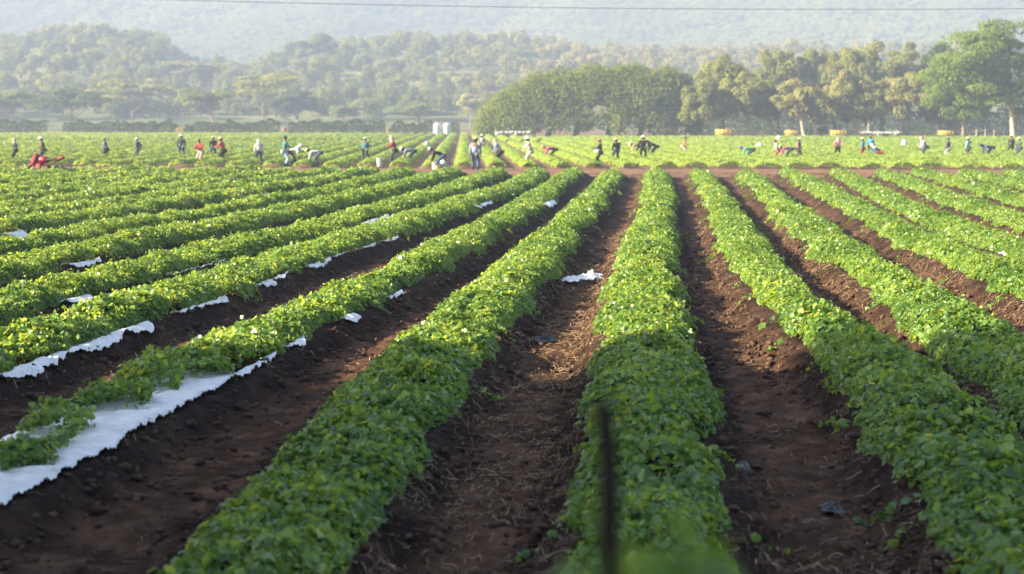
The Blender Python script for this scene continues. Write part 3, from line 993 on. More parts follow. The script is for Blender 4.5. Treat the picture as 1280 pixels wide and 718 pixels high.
# woods on the rising ground: single trees in front, the rest one far-off mass
def woods(specs, label):
    Ps = []
    for (px, Y, h, w, vm) in specs:
        x = (px - 816) / 2011 * Y
        zg = float(rise(np.array([px]), np.array([Y]))[0])
        leaf = Y * .00155
        lob = 11
        per = int(min(220, 2.4 * (w * w + w * h) * 3.0 / (leaf * leaf) / lob * .5))
        r = crown_pts((x, Y, zg + h * .5), (w / 2, w / 2, h * .5), lob, per, leaf, .85, (.34, .5), vmean=vm)
        Ps.append(r[:4])
    P = [np.concatenate([p[q] for p in Ps]) for q in range(4)]
    V, Fa, A = leaf_mesh(*P, False)
    o = link("woodland", mesh_np("woodland", V, Fa, A, M_wood))
    tag(o, label, "woodland", kind="stuff")


spec = []
for Y in (520, 570, 620, 670, 720, 770, 815, 850):
    px = -260
    while px < 1180:
        stepw = rng.uniform(6, 11)
        px += stepw / Y * 2011 * rng.uniform(.55, .85)
        brown = .30 + .42 * sstep(500, 720, px) + rng.normal(0, .14)
        spec.append((px + rng.normal(0, 4), Y + rng.uniform(-22, 22), rng.uniform(8, 13), stepw * rng.uniform(1.1, 1.6), float(np.clip(brown, .1, .85))))
woods(spec, "hazy mixed woodland covering the rising ground behind the field")

def mountain_woods():
    n = 230000
    PXs = rng.uniform(-120, 1400, n); Yv = 1000 + 850 * rng.random(n) ** .8
    X = (PXs - 816) / 2011 * Yv
    dn = fbm(X * .010, Yv * .006, 3, 4)
    keep = rng.random(n) < .25 + .9 * sstep(.36, .52, dn)
    PXs, Yv, X = PXs[keep], Yv[keep], X[keep]; n = len(X)
    cl = rng.random(n)
    z = np.minimum(hill_z(PXs, Yv), 186) + rng.uniform(0, 1, n) ** 1.4 * (6 + 8 * vnoise(X * .05, Yv * .05, 5))
    P = np.stack([X, Yv, z], -1)
    val = np.clip(.18 + .36 * sstep(.34, .60, fbm(X * .012, Yv * .006, 2, 4)) + rng.normal(0, .035, n), 0, 1)
    nrm = rng.normal(0, .12, (n, 3)) + np.array([-.2, -.5, .7])
    V, Fa, A = leaf_mesh(P, nrm, rng.uniform(3.0, 6.5, n), val, False)
    o = link("mountain_woods", mesh_np("mountain_woods", V, Fa, A, M_wood)); tag(o, "patchy woods on the hazy mountain side", "woodland", kind="stuff")


mountain_woods()
GW = "hazy single trees at the foot of the wooded rise"
M_wbright = leafset("pale_green_leaf", [(0, (.06, .10, .025)), (.5, (.12, .165, .04)), (1, (.19, .21, .07))])


def wood_tree(px, Y, ytop, ybot, w, mat, label, per=260, lobes=20, flat=.6, vmean=.5):
    zg = float(rise(np.array([float(px)]), np.array([float(Y)]))[0])
    tree("woodland_tree", px, Y, ytop, ybot, w, mat, M_bark, label, GW, lobes=lobes, per=per, leaf=.0016 * Y, base_z=zg, flat=flat, vmean=vmean, nl=5)


wood_tree(265, 430, 103, 152, 100, M_wbright, "pale bright green tree standing alone in front of the left woods")
wood_tree(90, 440, 108, 152, 120, M_deep, "dark round tree above the left hedge")
wood_tree(15, 450, 104, 150, 90, M_wbright, "pale green spreading tree at the left picture edge")
wood_tree(165, 500, 88, 140, 120, M_olive, "flat topped olive tree between the dark round tree and the pale one", flat=.4)
wood_tree(330, 480, 84, 135, 150, M_olive, "wide flat topped olive tree, right of the lone pale tree", flat=.4)
wood_tree(430, 460, 128, 153, 56, M_wbright, "small pale tree above the middle hedge section")
wood_tree(370, 470, 112, 150, 70, M_deep, "dull green tree between the wide flat top and the small pale tree")
wood_tree(525, 470, 124, 155, 100, M_wbright, "low pale green spreading tree just left of the white tanks", flat=.45)
wood_tree(588, 500, 113, 152, 60, M_tan, "tan tree peeking out left of the broad dark tree", vmean=.7)
wood_tree(128, 780, 26, 74, 56, M_olive, "tall tree standing highest on the left skyline")
wood_tree(95, 770, 32, 76, 50, M_wood, "grey green skyline tree left of the tallest one")
wood_tree(172, 790, 40, 78, 52, M_olive, "rounded skyline tree right of the tallest one")
wood_tree(395, 700, 40, 80, 66, M_wbright, "pale skyline tree at the start of the middle ridge")
wood_tree(240, 640, 72, 100, 110, M_olive, "broad low tree at the dip of the skyline", flat=.45)

# tall trees just outside the frame, left of the camera: they shade the near ends of the rows
def shade_tree(x, y, h, rad, label):
    root = empty("windbreak_tree", (x, y, 0), 0, label, "tree", "windbreak trees left of the camera, outside the picture")
    P, Nn, S, Vv, C = crown_pts((0, 0, h * .58), (rad, rad, h * .44), 46, 330, .34, 1.0, (.26, .40))
    V, Fa, A = leaf_mesh(P, Nn, S, Vv, False)
    link("crown", mesh_np("crown", V, Fa, A, M_deep), root)
    mb = MB(); limbs(mb, (0, 0, -.1), (0, 0, h * .8), C, .3, n=10)
    mb.build("trunk", M_bark, root)


for q, (x, y, h, r_) in enumerate(((-17.5, -9.5, 19, 4.2), (-17, -3.6, 18, 4.2), (-17.5, 2.2, 18, 4.2), (-17, 7.4, 17.5, 4.2), (-17.6, 11.2, 13.5, 3.4), (-12, -4, 8.5, 3.0), (-12.2, 1.6, 8, 2.9), (-12, 7, 8, 2.8), (-12.4, 11.6, 7, 2.6))):
    shade_tree(x, y, h, r_, "tall dense windbreak tree outside the picture whose shade falls on the near rows")

# ------------------------------------------------------------------ foreground stake and weeds
bank_z = float(soil_z(np.array([-.1]), np.array([2.2]))[0])
pt = ray(750, 502); pb = ray(766, 700)
Yp = 2.2
top = np.array([pt.x / pt.y * Yp, Yp, HC + pt.z / pt.y * Yp]); bot = np.array([pb.x / pb.y * Yp, Yp, HC + pb.z / pb.y * Yp])
ext = bot + (bot - top) * ((bot[2] - bank_z + .1) / (top[2] - bot[2]))
mb = MB()
t = np.linspace(0, 1, 9)[:, None]
P = ext + (top - ext) * t
P[:, 0] += .006 * np.sin(t[:, 0] * 9)
mb.tube(P - ext, np.array([.027, .026, .025, .026, .024, .025, .023, .022, .019]) * .62, 9)
root = mb.build("stake", M_post, None, ext)
tag(root, "dark weathered wooden stake standing blurred in the foreground", "stake")


def weed(px, py, Y, h_leafs, label, spread=.16, n=12, size=.12):
    d = ray(px, py)
    c = np.array([d.x / d.y * Y, Y, HC + d.z / d.y * Y])
    gz = float(soil_z(np.array([c[0]]), np.array([Y]))[0])
    root = empty("weed", (c[0], Y, gz), 0, label, "weed", "weeds on the bank in front of the lens")
    P = np.stack([rng.normal(0, spread, n), rng.normal(0, .1, n), c[2] - gz - np.abs(rng.normal(0, h_leafs, n))], -1)
    P[:, 2] = np.clip(P[:, 2], .1, None)
    nrm = rng.normal(0, .6, (n, 3)) + np.array([0, -.5, .8])
    V, Fa, A = leaf_mesh(P, nrm, size * rng.uniform(.6, 1.2, n), rng.random(n), True)
    link("foliage", mesh_np("foliage", V, Fa, A, M_weed), root)
    mb = MB()
    for p in P:
        mb.tube([(p[0] * .2, p[1] * .2, -.02), (p[0] * .6, p[1] * .6, p[2] * .6), p], [.006, .005, .003], 5)
    mb.build("stem", M_weed, root)


weed(765, 712, 1.5, .02, "blurred yellow green weed at the foot of the stake", .05, 7, .055)
weed(850, 655, 1.7, .03, "blurred green weed to the right of the stake", .05, 6, .040)
weed(930, 712, 1.6, .03, "faint blurred weed at the bottom, left of the right furrow", .02, 4, .040)
weed(1000, 716, 1.8, .04, "blurred weed low in front of the right furrow", .06, 8, .050)

# ------------------------------------------------------------------ people
def ik(a, b, l1, l2, pole):
    a, b = np.array(a, float), np.array(b, float)
    d = b - a; L = np.linalg.norm(d)
    mx = (l1 + l2) * .995
    if L > mx: b = a + d / L * mx; d = b - a; L = mx
    L = max(L, abs(l1 - l2) + .02)
    u = d / np.linalg.norm(d)
    x = (l1 * l1 - l2 * l2 + L * L) / (2 * L)
    h = math.sqrt(max(l1 * l1 - x * x, 1e-6))
    p = np.array(pole, float); p -= p.dot(u) * u
    p /= np.linalg.norm(p) + 1e-9
    return a + u * x + p * h, b


def skin_mesh(name, verts, edges, radii, mat, subs=1):
    me = bpy.data.meshes.new(name + "_cage")
    me.from_pydata([tuple(v) for v in verts], edges, [])
    o = bpy.data.objects.new(name + "_cage", me); col.objects.link(o)
    sk = o.modifiers.new("skin", 'SKIN'); sk.use_smooth_shade = True
    if not me.skin_vertices: 
        raise RuntimeError("no skin layer")
    for q, r in enumerate(radii):
        r = r if isinstance(r, tuple) else (r, r)
        me.skin_vertices[0].data[q].radius = r
        me.skin_vertices[0].data[q].use_root = (q == 0)
    ss = o.modifiers.new("sub", 'SUBSURF'); ss.levels = subs; ss.render_levels = subs
    dg = bpy.context.evaluated_depsgraph_get(); dg.update()
    out = bpy.data.meshes.new_from_object(o.evaluated_get(dg))
    out.name = name
    out.materials.clear(); out.materials.append(mat)
    bpy.data.objects.remove(o); bpy.data.meshes.remove(me)
    return out


def join_np(me, mb):
    """add the loose solids of mb (fingers, nose) to an existing mesh"""
    import bmesh
    bm = bmesh.new(); bm.from_mesh(me)
    V = np.vstack(mb.V); vs = [bm.verts.new(v) for v in V]
    for k in (3, 4):
        for arr in mb.F[k]:
            for f in arr:
                try: bm.faces.new([vs[q] for q in f]).smooth = True
                except ValueError: pass
    bm.to_mesh(me); bm.free()


def person(px, ybot, ytop, pose, face, shirt, trousers, head, label, arms="down", acc=None):
    """pose: torso lean in degrees, hip height factor ; face: heading in degrees (0 right, 90 away, 180 left, 270 to us)"""
    lean, hipf = pose
    Z = 2.66 * 2011 / (ybot - 150)
    x = at_depth(px, Z)
    sc = 1.0
    if lean < 22 and hipf > .95:
        sc = float(np.clip((3 - (ytop - 150) * Z / 2011) / 1.70, .90, 1.08))
    root = empty("person", (x, Z, .0), R(face), label, "person", "field workers spread over the far crop")
    root.scale = (sc * 1.2, sc * 1.2, sc * 1.05)
    L = R(lean)
    d = np.array([math.sin(L), 0, math.cos(L)])
    hz = .90 * hipf
    pel = np.array([-.22 * math.sin(L) * hipf - .05, 0, hz])
    mid = pel + .22 * d; chest = pel + .38 * d; neck = pel + .53 * d
    L2 = L * .75; d2 = np.array([math.sin(L2), 0, math.cos(L2)])
    h0 = neck + .09 * d2; h1 = neck + .19 * d2 + np.array([.02, 0, 0]) * math.cos(L); h2 = neck + .28 * d2
    fwd2 = np.array([math.cos(L2), 0, -math.sin(L2)])
    st = .12
    J = {}
    for s, nm in ((1, 'l'), (-1, 'r')):
        hip = pel + np.array([0, .10 * s, -.04])
        ank = np.array([st * s * .8, .13 * s, .09])
        kn, ank = ik(hip, ank, .43, .42, (1, .15 * s, 0))
        sh = neck - .05 * d + np.array([0, .19 * s, 0])
        if arms == "down": tg = sh + np.array([.08, .06 * s, -.54])
        elif arms == "reach": tg = np.array([sh[0] + .16, .10 * s, max(.28, sh[2] - .56)])
        elif arms == "hips": tg = pel + np.array([.05, .22 * s, .08])
        elif arms == "front": tg = sh + np.array([.36, -.06 * s, -.28])
        elif arms == "out": tg = sh + (np.array([.45, 0, -.12]) if s == 1 else np.array([.08, -.05, -.5]))
        el, wr = ik(sh, tg, .29, .26, (-.8, .6 * s, -.1))
        J[nm] = (hip, kn, ank, sh, el, wr)
    # body
    v = [pel, mid, chest, neck, h0, h1, h2]; r = [(.13, .10), (.12, .095), (.14, .10), (.06, .06), (.055, .055), (.082, .09), (.06, .065)]
    e = [(0, 1), (1, 2), (2, 3), (3, 4), (4, 5), (5, 6)]
    for s, nm in ((1, 'l'), (-1, 'r')):
        hip, kn, ank, sh, el, wr = J[nm]
        b = len(v); toe = ank + np.array([.16, .02 * s, -.05])
        v += [hip, kn, ank, toe]; r += [.085, .056, .038, .035]; e += [(0, b), (b, b + 1), (b + 1, b + 2), (b + 2, b + 3)]
        b = len(v); hd = (wr - el); hd /= np.linalg.norm(hd); palm = wr + hd * .07
        v += [sh, el, wr, palm]; r += [.058, .042, .028, (.036, .022)]; e += [(2, b), (b, b + 1), (b + 1, b + 2), (b + 2, b + 3)]
    me = skin_mesh("body", v, e, r, M_skin)
    mb = MB()
    for s, nm in ((1, 'l'), (-1, 'r')):
        el, wr = J[nm][4], J[nm][5]
        hd = (wr - el); hd /= np.linalg.norm(hd)
        side = np.cross(hd, [0, s, .01]); side /= np.linalg.norm(side) + 1e-9
        nb = np.cross(side, hd)
        for q, (o_, ln) in enumerate(((-.03, .065), (-.01, .08), (.01, .075), (.03, .055))):
            a = wr + hd * .085 + side * o_
            mb.tube([a, a + hd * ln * .6, a + hd * ln + nb * .02 * s], [.010, .009, .007], 5)
        a = wr + hd * .03 + side * .035
        mb.tube([a, a + side * .03 + hd * .03, a + side * .04 + hd * .06], [.012, .010, .008], 5)
    mb.ball(h1 + fwd2 * .095, (.018, .016, .022), 6, 5)       # nose
    for s in (1, -1):
        mb.ball(h1 + np.array([0, .088 * s, 0]), (.02, .01, .032), 6, 5)   # ears
    join_np(me, mb)
    link("body", me, root)
    # clothes
    v = [pel + d * .02, mid, chest, neck]; r = [(.155, .125), (.145, .12), (.165, .125), (.075, .075)]; e = [(0, 1), (1, 2), (2, 3)]
    for nm in 'lr':
        hip, kn, ank, sh, el, wr = J[nm]; b = len(v)
        v += [sh, el, el + (wr - el) * .92]; r += [.078, .060, .045]; e += [(2, b), (b, b + 1), (b + 1, b + 2)]
    link("shirt", skin_mesh("shirt", v, e, r, plain(shirt, .85)), root)
    v = [pel]; r = [(.150, .125)]; e = []
    for nm in 'lr':
        hip, kn, ank = J[nm][:3]; b = len(v)
        v += [hip, kn, kn + (ank - kn) * .9]; r += [.108, .080, .066]; e += [(0, b), (b, b + 1), (b + 1, b + 2)]
    link("trousers", skin_mesh("trousers", v, e, r, plain(trousers, .85)), root)
    for nm in 'lr':
        ank = J[nm][2]
        mb = MB(); mb.ball(ank + np.array([.06, 0, -.04]), (.135, .05, .055), 10, 7); mb.tube([ank + np.array([0, 0, -.03]), ank + np.array([0, 0, .14])], [.055, .06], 8)
        mb.build("boot", plain((.03, .025, .02)), root)
    kind, hc_ = head
    ax = d2; ay = np.array([0, 1., 0]); axx = fwd2
    M = np.stack([axx, ay, ax], 1)
    mb = MB()
    if kind == "hat":
        mb.lathe([(.001, .165), (.06, .16), (.095, .13), (.105, .07), (.11, .06), (.20, .035), (.205, .028), (.105, .045), (.001, .05)], h1 + ax * .0, 14, M)
        mb.build("hat", plain(hc_, .9), root)
        mb = MB(); mb.ball(h1 - ax * .03 - axx * .02, (.105, .105, .125), 12, 8, M); mb.build("hair", plain((.02, .015, .012)), root)
    elif kind == "cap":
        mb.ball(h1 + ax * .05, (.112, .108, .095), 12, 8, M); mb.box(h1 + ax * .055 + axx * .14, (.12, .15, .015), 0, 0, L2)
        mb.build("cap", plain(hc_, .9), root)
        mb = MB(); mb.ball(h1 - axx * .02, (.098, .1, .105), 12, 8, M); mb.build("hair", plain((.02, .015, .012)), root)
    elif kind == "scarf":
        mb.ball(h1 + ax * .015 - axx * .012, (.118, .118, .135), 12, 8, M); mb.tube([h1 - ax * .04, neck - .02 * d], [.105, .13], 10)
        mb.build("headscarf", plain(hc_, .9), root)
    else:
        mb.ball(h1 + ax * .03 - axx * .025, (.102, .1, .108), 12, 8, M)
        mb.build("hair", plain(hc_, .7), root)
    return root


WH = (.75, .74, .72); CRM = (.62, .52, .36); NAVY = (.025, .042, .12); JEAN = (.06, .11, .22); BLK = (.013, .013, .017); GRY = (.16, .17, .20)
RED = (.50, .05, .04); TEAL = (.03, .20, .22); DEN = (.28, .38, .55); LBL = (.40, .52, .66)
ST = (5, 1.0); SL = (14, 1.0); ST2 = (32, .97); BEND = (88, .97); B2 = (68, .95); SQ = (55, .62)
PEOPLE = [
    (17, 199, 176, ST, 200, NAVY, BLK, ("scarf", CRM), "person in navy jacket and cream headscarf, leftmost in the field", "hips"),
    (52, 199, 174, SL, 200, (.10, .04, .04), BLK, ("hat", WH), "person in dark maroon jacket standing behind the red motorcycle", "down"),
    (131, 196, 175, SL, 180, (.20, .17, .42), BLK, ("cap", (.03, .30, .18)), "person in purple jacket with green cap, alone right of the motorcycle", "down"),
    (170.5, 196, 175, ST, 170, NAVY, GRY, ("cap", WH), "person in navy jacket with white cap between the purple jacket and the dark vest", "hips"),
    (226, 193.5, 171, ST, 100, (.03, .05, .06), JEAN, ("hat", WH), "person in dark vest with white hat and blue jeans", "down"),
    (249, 200, 177, SL, 250, (.45, .05, .05), (.62, .42, .40), ("hair", (.03, .02, .02)), "person with dark hair in red top and pale pink trousers", "front"),
    (266, 193, 173, ST, 120, BLK, JEAN, ("hat", CRM), "person in black jacket and cream hat with blue jeans beside the red shirt", "down"),
    (277, 200, 174, SL, 170, (.55, .09, .08), BLK, ("hat", CRM), "person in red shirt and cream hat with black trousers", "front"),
    (323, 200, 177, ST, 110, WH, NAVY, ("scarf", WH), "person in white hooded shirt standing alone left of the teal jacket", "down"),
    (356.5, 203, 172, ST, 30, TEAL, LBL, ("hair", (.02, .02, .02)), "person with black hair in teal jacket and light blue jeans", "front"),
    (366.5, 200, 179, B2, 20, WH, BLK, ("scarf", WH), "person in white shirt leaning forward beside the teal jacket", "out"),
    (394, 202, 185, BEND, 180, (.68, .66, .70), (.12, .12, .18), ("hat", CRM), "person bent double in white shirt with straw hat, right of the teal jacket", "reach"),
    (456, 198, 177.5, (24, 1.0), 95, TEAL, (.07, .10, .13), ("cap", WH), "person in teal shirt with white cap stooping among the rows", "reach"),
    (491, 201, 172.5, SL, 200, (.22, .05, .05), (.05, .06, .08), ("scarf", CRM), "person in dark red jacket and cream headscarf standing upright", "front"),
    (512, 199, 185, BEND, 180, (.24, .22, .34), NAVY, ("hat", WH), "person bent double in greyish navy beside the dark red jacket", "reach"),
    (548, 206, 180, B2, 180, BLK, JEAN, ("cap", WH), "person in black shirt with white cap bending over at the track", "reach"),
    (594, 206.5, 173.5, SL, 85, DEN, (.07, .11, .19), ("hat", CRM), "person in light blue denim shirt walking away up the middle furrow", "down"),
    (602.5, 186, 170, ST, 90, (.40, .40, .50), GRY, ("hat", WH), "small pale person far behind the denim shirt", "down"),
    (623, 200, 177, ST2, 165, (.30, .36, .48), BLK, ("scarf", CRM), "person in grey blue shirt leaning to the left, right of the denim shirt", "reach"),
    (661, 201, 173.5, SL, 190, (.72, .68, .55), (.70, .70, .68), ("hat", WH), "person dressed all in white, left of the magenta shirt", "front"),
    (689, 196, 183, BEND, 185, (.45, .06, .17), BLK, ("scarf", (.45, .16, .12)), "person bent double in magenta shirt, left of the pink cap", "reach"),
    (749.5, 201, 176, ST, 185, BLK, BLK, ("cap", (.60, .16, .22)), "person in black with pink cap holding a white sack in front", "front"),
    (770.5, 197, 175, ST, 120, BLK, NAVY, ("hat", CRM), "person in black jacket with cream hat and dark jeans", "down"),
    (804.5, 196, 172, ST, 95, BLK, BLK, ("hat", WH), "person all in black with white hat", "hips"),
    (796, 190, 180, BEND, 190, (.45, .32, .20), GRY, ("hat", CRM), "person bent in tan shirt half hidden left of the black clad one", "reach"),
    (817, 191, 179, B2, 200, BLK, BLK, ("scarf", BLK), "person in black bending over right of the white hat", "reach"),
    (856, 190, 176, SL, 10, (.62, .18, .07), (.70, .66, .62), ("hair", (.04, .03, .05)), "person in orange jacket and white trousers, alone right of the black group", "down"),
    (936, 196, 185, BEND, 180, (.10, .36, .20), (.02, .07, .09), ("scarf", (.20, .12, .26)), "person bent double in green shirt with purple headscarf", "reach"),
    (971, 196, 177, SL, 190, (.30, .34, .44), (.55, .20, .10), ("cap", RED), "person with red cap and orange trousers, left of a bending pair", "down"),
    (984.5, 195, 184, BEND, 180, (.45, .07, .24), NAVY, ("hat", (.62, .58, .20)), "person bent in magenta shirt with yellow hat", "reach"),
    (999, 193, 175, SL, 330, (.32, .17, .22), (.06, .05, .06), ("hat", CRM), "person in mauve shirt with cream hat next to the yellow hat", "down"),
    (1048, 192, 175, ST, 100, (.66, .26, .33), BLK, ("scarf", (.66, .50, .45)), "person in pink shirt and black trousers, standing alone", "hips"),
    (1079, 193, 176, ST, 160, (.06, .26, .36), (.42, .10, .12), ("hat", CRM), "person in dark teal shirt and red trousers beside the bright blue one", "down"),
    (1089, 189, 171, ST, 80, (.04, .32, .60), NAVY, ("hat", (.30, .16, .12)), "person in bright blue overall with brown hat", "down"),
    (1099, 193, 182, SQ, 180, (.08, .22, .42), (.45, .06, .06), ("scarf", WH), "person crouching in blue shirt with white headscarf", "reach"),
    (1156, 192, 176, ST2, 190, (.50, .40, .62), NAVY, ("scarf", (.66, .36, .44)), "person in lavender shirt with pink headscarf stooping", "reach"),
    (1186, 193, 176, ST, 150, (.06, .06, .16), (.55, .58, .66), ("hair", (.03, .03, .05)), "person in navy top and pale trousers between lavender and mint", "down"),
    (1211, 192, 174, ST, 140, (.30, .66, .60), GRY, ("hat", CRM), "person in mint green jacket with cream hat", "down"),
    (1236.5, 192, 184, BEND, 185, (.08, .10, .22), NAVY, ("scarf", NAVY), "person bent double in navy, right of the mint jacket", "reach"),
    (1265, 188, 175, ST, 100, (.05, .04, .04), BLK, ("hair", (.03, .02, .02)), "dark clad person beside the pale tree trunk", "down"),
    (1275, 192, 174, ST, 200, (.04, .08, .10), NAVY, ("hat", CRM), "person in dark green with cream hat, rightmost in the field", "down"),
]
for p in PEOPLE:
    person(*p)

# ------------------------------------------------------------------ things about the field
def bucket(px, ybot, w, h, c, label, name="bucket"):
    Z = 2.75 * 2011 / (ybot - 150); x = at_depth(px, Z)
    root = empty(name, (x, Z, .12), 0, label, "bucket", "buckets and sacks left in the crop")
    mb = MB(); mb.lathe([(.001, 0), (w * .42, 0), (w * .5, h), (w * .53, h), (w * .53, h - .03), (w * .49, h - .03), (w * .46, h * .8), (.001, h * .8)], (0, 0, 0), 16)
    mb.build("pail", plain(c, .5), root)
    mb = MB(); a = np.linspace(0, np.pi, 9)
    mb.tube(np.stack([np.cos(a) * w * .5, np.sin(a) * .12, h - .02 + np.sin(a) * .10], -1), .008, 5); mb.build("handle", M_chrome, root)


def sack(px, ybot, w, h, c, label):
    Z = 2.75 * 2011 / (ybot - 150); x = at_depth(px, Z)
    mb = MB()
    mb.lathe([(.001, 0), (w * .45, .0), (w * .55, h * .25), (w * .5, h * .6), (w * .28, h * .85), (w * .12, h * .92), (w * .2, h), (.001, h * .96)], (0, 0, 0), 12)
    o = mb.build("sack", plain(c, .8), None, (x, Z, .08))
    me = o.data
    for v in me.vertices:
        v.co.x += .05 * math.sin(v.co.z * 12 + v.co.y * 9); v.co.y += .05 * math.sin(v.co.z * 9 + v.co.x * 11)
    tag(o, label, "sack", "buckets and sacks left in the crop")


bucket(474, 206, .36, .52, (.72, .72, .78), "white bucket left of the dark red jacket")
bucket(543, 213, .28, .55, (.75, .72, .66), "white bucket on the track in front of the bending black shirt")
bucket(547, 215, .34, .45, (.62, .34, .18), "orange bucket beside the white one on the track")
sack(553, 205.5, .5, .5, WH, "white sack at the feet of the bending black shirt")
sack(533, 184, .55, .8, (.75, .62, .58), "small pale sack farther up between the rows")
sack(950, 185, .7, .75, WH, "white sack left of the red cap")
sack(974, 176, .7, .9, WH, "white sack near the second yellow trailer")
sack(1131, 182, .6, .9, WH, "white sack alone left of the lavender shirt")
sack(747, 194, .5, .75, WH, "white sack held before the person with the pink cap")


# motorcycles
def motorcycle(name, loc, rz, body, label, group=None, lean=.12, child_detail=True):
    root = empty(name, loc, rz, label, "motorcycle", group)
    root.rotation_euler = (lean, 0, rz)
    for x in (-.62, .64):
        mb = MB(); a = np.linspace(0, 2 * np.pi, 21)
        mb.tube(np.stack([x + .27 * np.cos(a), a * 0, .31 + .27 * np.sin(a)], -1), .048, 8, cap=False)
        w = mb.build("wheel", M_rubber, root)
        mb = MB()
        mb.tube(np.stack([x + .215 * np.cos(a), a * 0, .31 + .215 * np.sin(a)], -1), .018, 6, cap=False)
        for q in range(6):
            an = q * np.pi / 3; mb.tube([(x, 0, .31), (x + .21 * math.cos(an), 0, .31 + .21 * math.sin(an))], .012, 5)
        mb.build("rim", M_chrome, w)
    mb = MB()
    mb.box((0, 0, .42), (.44, .26, .32), bev=.06); mb.tube([(-.62, .1, .31), (-.1, .1, .36)], .025, 6); mb.tube([(-.62, -.1, .31), (-.1, -.1, .36)], .025, 6)
    mb.tube([(.42, 0, .82), (.1, 0, .6), (-.2, 0, .62), (-.55, 0, .78)], .03, 6)
    mb.build("engine", plain((.05, .012, .013), .5), root)
    mb = MB()
    for s in (-1, 1): mb.tube([(.64, .08 * s, .31), (.40, .08 * s, .95)], .024, 6)
    mb.tube([(.30, -.36, 1.02), (.40, -.15, .98), (.40, .15, .98), (.30, .36, 1.02)], .016, 6)
    mb.build("fork", M_chrome, root)
    mb = MB(); mb.ball((.12, 0, .82), (.30, .17, .17), 14, 9); mb.build("tank", plain(body, .4, coat=.15), root)
    mb = MB(); mb.box((-.26, 0, .83), (.62, .24, .10), 0, 0, .08, bev=.04); mb.build("seat", plain((.02, .02, .022), .6), root)
    mb = MB(); mb.box((-.66, 0, .87), (.44, .18, .13), 0, 0, .38, bev=.05); mb.build("tail", plain(body, .4, coat=.15), root)
    mb = MB(); mb.box((.50, 0, .82), (.26, .42, .52), 0, 0, -.35, bev=.09); mb.box((.30, 0, .52), (.30, .34, .30), bev=.06); mb.ball((.66, 0, .60), (.26, .07, .05), 10, 6); mb.build("fairing", plain(body, .4, coat=.15), root)
    mb = MB(); mb.ball((.58, 0, .90), (.07, .10, .09), 12, 8); mb.build("headlight", plain((.8, .8, .8), .2), root)
    for s in (-1, 1):
        mb = MB(); mb.tube([(.36, .26 * s, 1.0), (.34, .34 * s, 1.16)], .008, 5); mb.ball((.33, .35 * s, 1.18), (.03, .07, .05), 8, 6); mb.build("mirror", M_chrome, root)
    mb = MB(); mb.tube([(.1, -.15, .25), (-.3, -.17, .28), (-.75, -.18, .38)], [.03, .045, .05], 8); mb.build("exhaust", plain((.05, .05, .05), .4, .6), root)
    return root


def copy_tree(o, parent=None):
    c = o.copy(); col.objects.link(c)
    if parent is not None: c.parent = parent
    for ch in list(o.children): copy_tree(ch, c)
    return c


p = on_plane(57, 222, .14)
mot = motorcycle("motorcycle", (p.x, p.y, .08), R(166), (.30, .008, .012), "red motorcycle parked in the crop at the left, below the maroon jacket")
mot.scale = (1.2, 1.2, 1.15)
bk = motorcycle("motorcycle", (at_depth(1078, 264), 264, 0), R(60), (.75, .72, .70), "small pale parked motorcycle in the cluster under the brownish tree", "pale motorcycles parked under the trees on the right")
for q in range(13):
    c = copy_tree(bk)
    c.location = (at_depth(1082 + q * 3.4, 264) + rng.normal(0, .2), 263 + rng.uniform(-1.5, 4), 0); c.rotation_euler = (.12, 0, R(60 + rng.normal(0, 25)))
for q in range(10):
    c = copy_tree(bk)
    c.location = (at_depth(622 + q * 4.4, 268) + rng.normal(0, .15), 266 + rng.uniform(-1.5, 2.5), 0); c.rotation_euler = (.12, 0, R(70 + rng.normal(0, 25)))
    c["label"] = "small pale parked motorcycle in the cluster at the left foot of the broad tree"; c["group"] = "pale motorcycles parked under the broad dark tree"


# yellow trailers
def trailer(px, ybot, Y, L, H, label):
    root = empty("trailer", (at_depth(px, Y), Y, 0), R(random.uniform(-8, 8)), label, "trailer", "yellow trailers parked along the tree line")
    yel = plain((.72, .50, .06), .5)
    mb = MB(); mb.box((0, 0, .55), (L, 1.8, .10)); mb.box((0, -.87, .55 + H / 2), (L, .05, H)); mb.box((0, .87, .55 + H / 2), (L, .05, H))
    mb.box((-L / 2 + .03, 0, .55 + H / 2), (.05, 1.68, H)); mb.box((L / 2 - .03, 0, .55 + H / 2), (.05, 1.68, H))
    for q in range(5): mb.box((-L / 2 + .1 + q * (L - .2) / 4, -.92, .55 + H / 2), (.07, .04, H))
    mb.build("box", yel, root, smooth=False)
    for sx in (-.3, .3):
        for sy in (-.8, .8):
            mb = MB(); M = np.array([[1, 0, 0], [0, 0, 1], [0, 1, 0]])
            mb.lathe([(.001, -.09), (.2, -.09), (.33, -.08), (.36, -.03), (.36, .03), (.33, .08), (.2, .09), (.001, .09)], (L * sx, sy, .36), 14, M)
            mb.build("wheel", M_rubber, root)
    mb = MB(); mb.tube([(L / 2, -.3, .5), (L / 2 + .9, 0, .45), (L / 2, .3, .5)], .04, 6); mb.build("drawbar", plain((.08, .08, .08)), root)


trailer(904, 170, 262, 2.5, .9, "leftmost yellow trailer, beside the thick pale trunk")
trailer(989, 170, 264, 1.9, .75, "small yellow trailer, second from the left, under the tan tree")
trailer(1048, 170, 264, 2.3, .75, "yellow trailer, third from the left, left of the parked motorcycles")
trailer(1183, 168, 270, 2.4, .65, "rightmost yellow trailer, near the feathery trees")


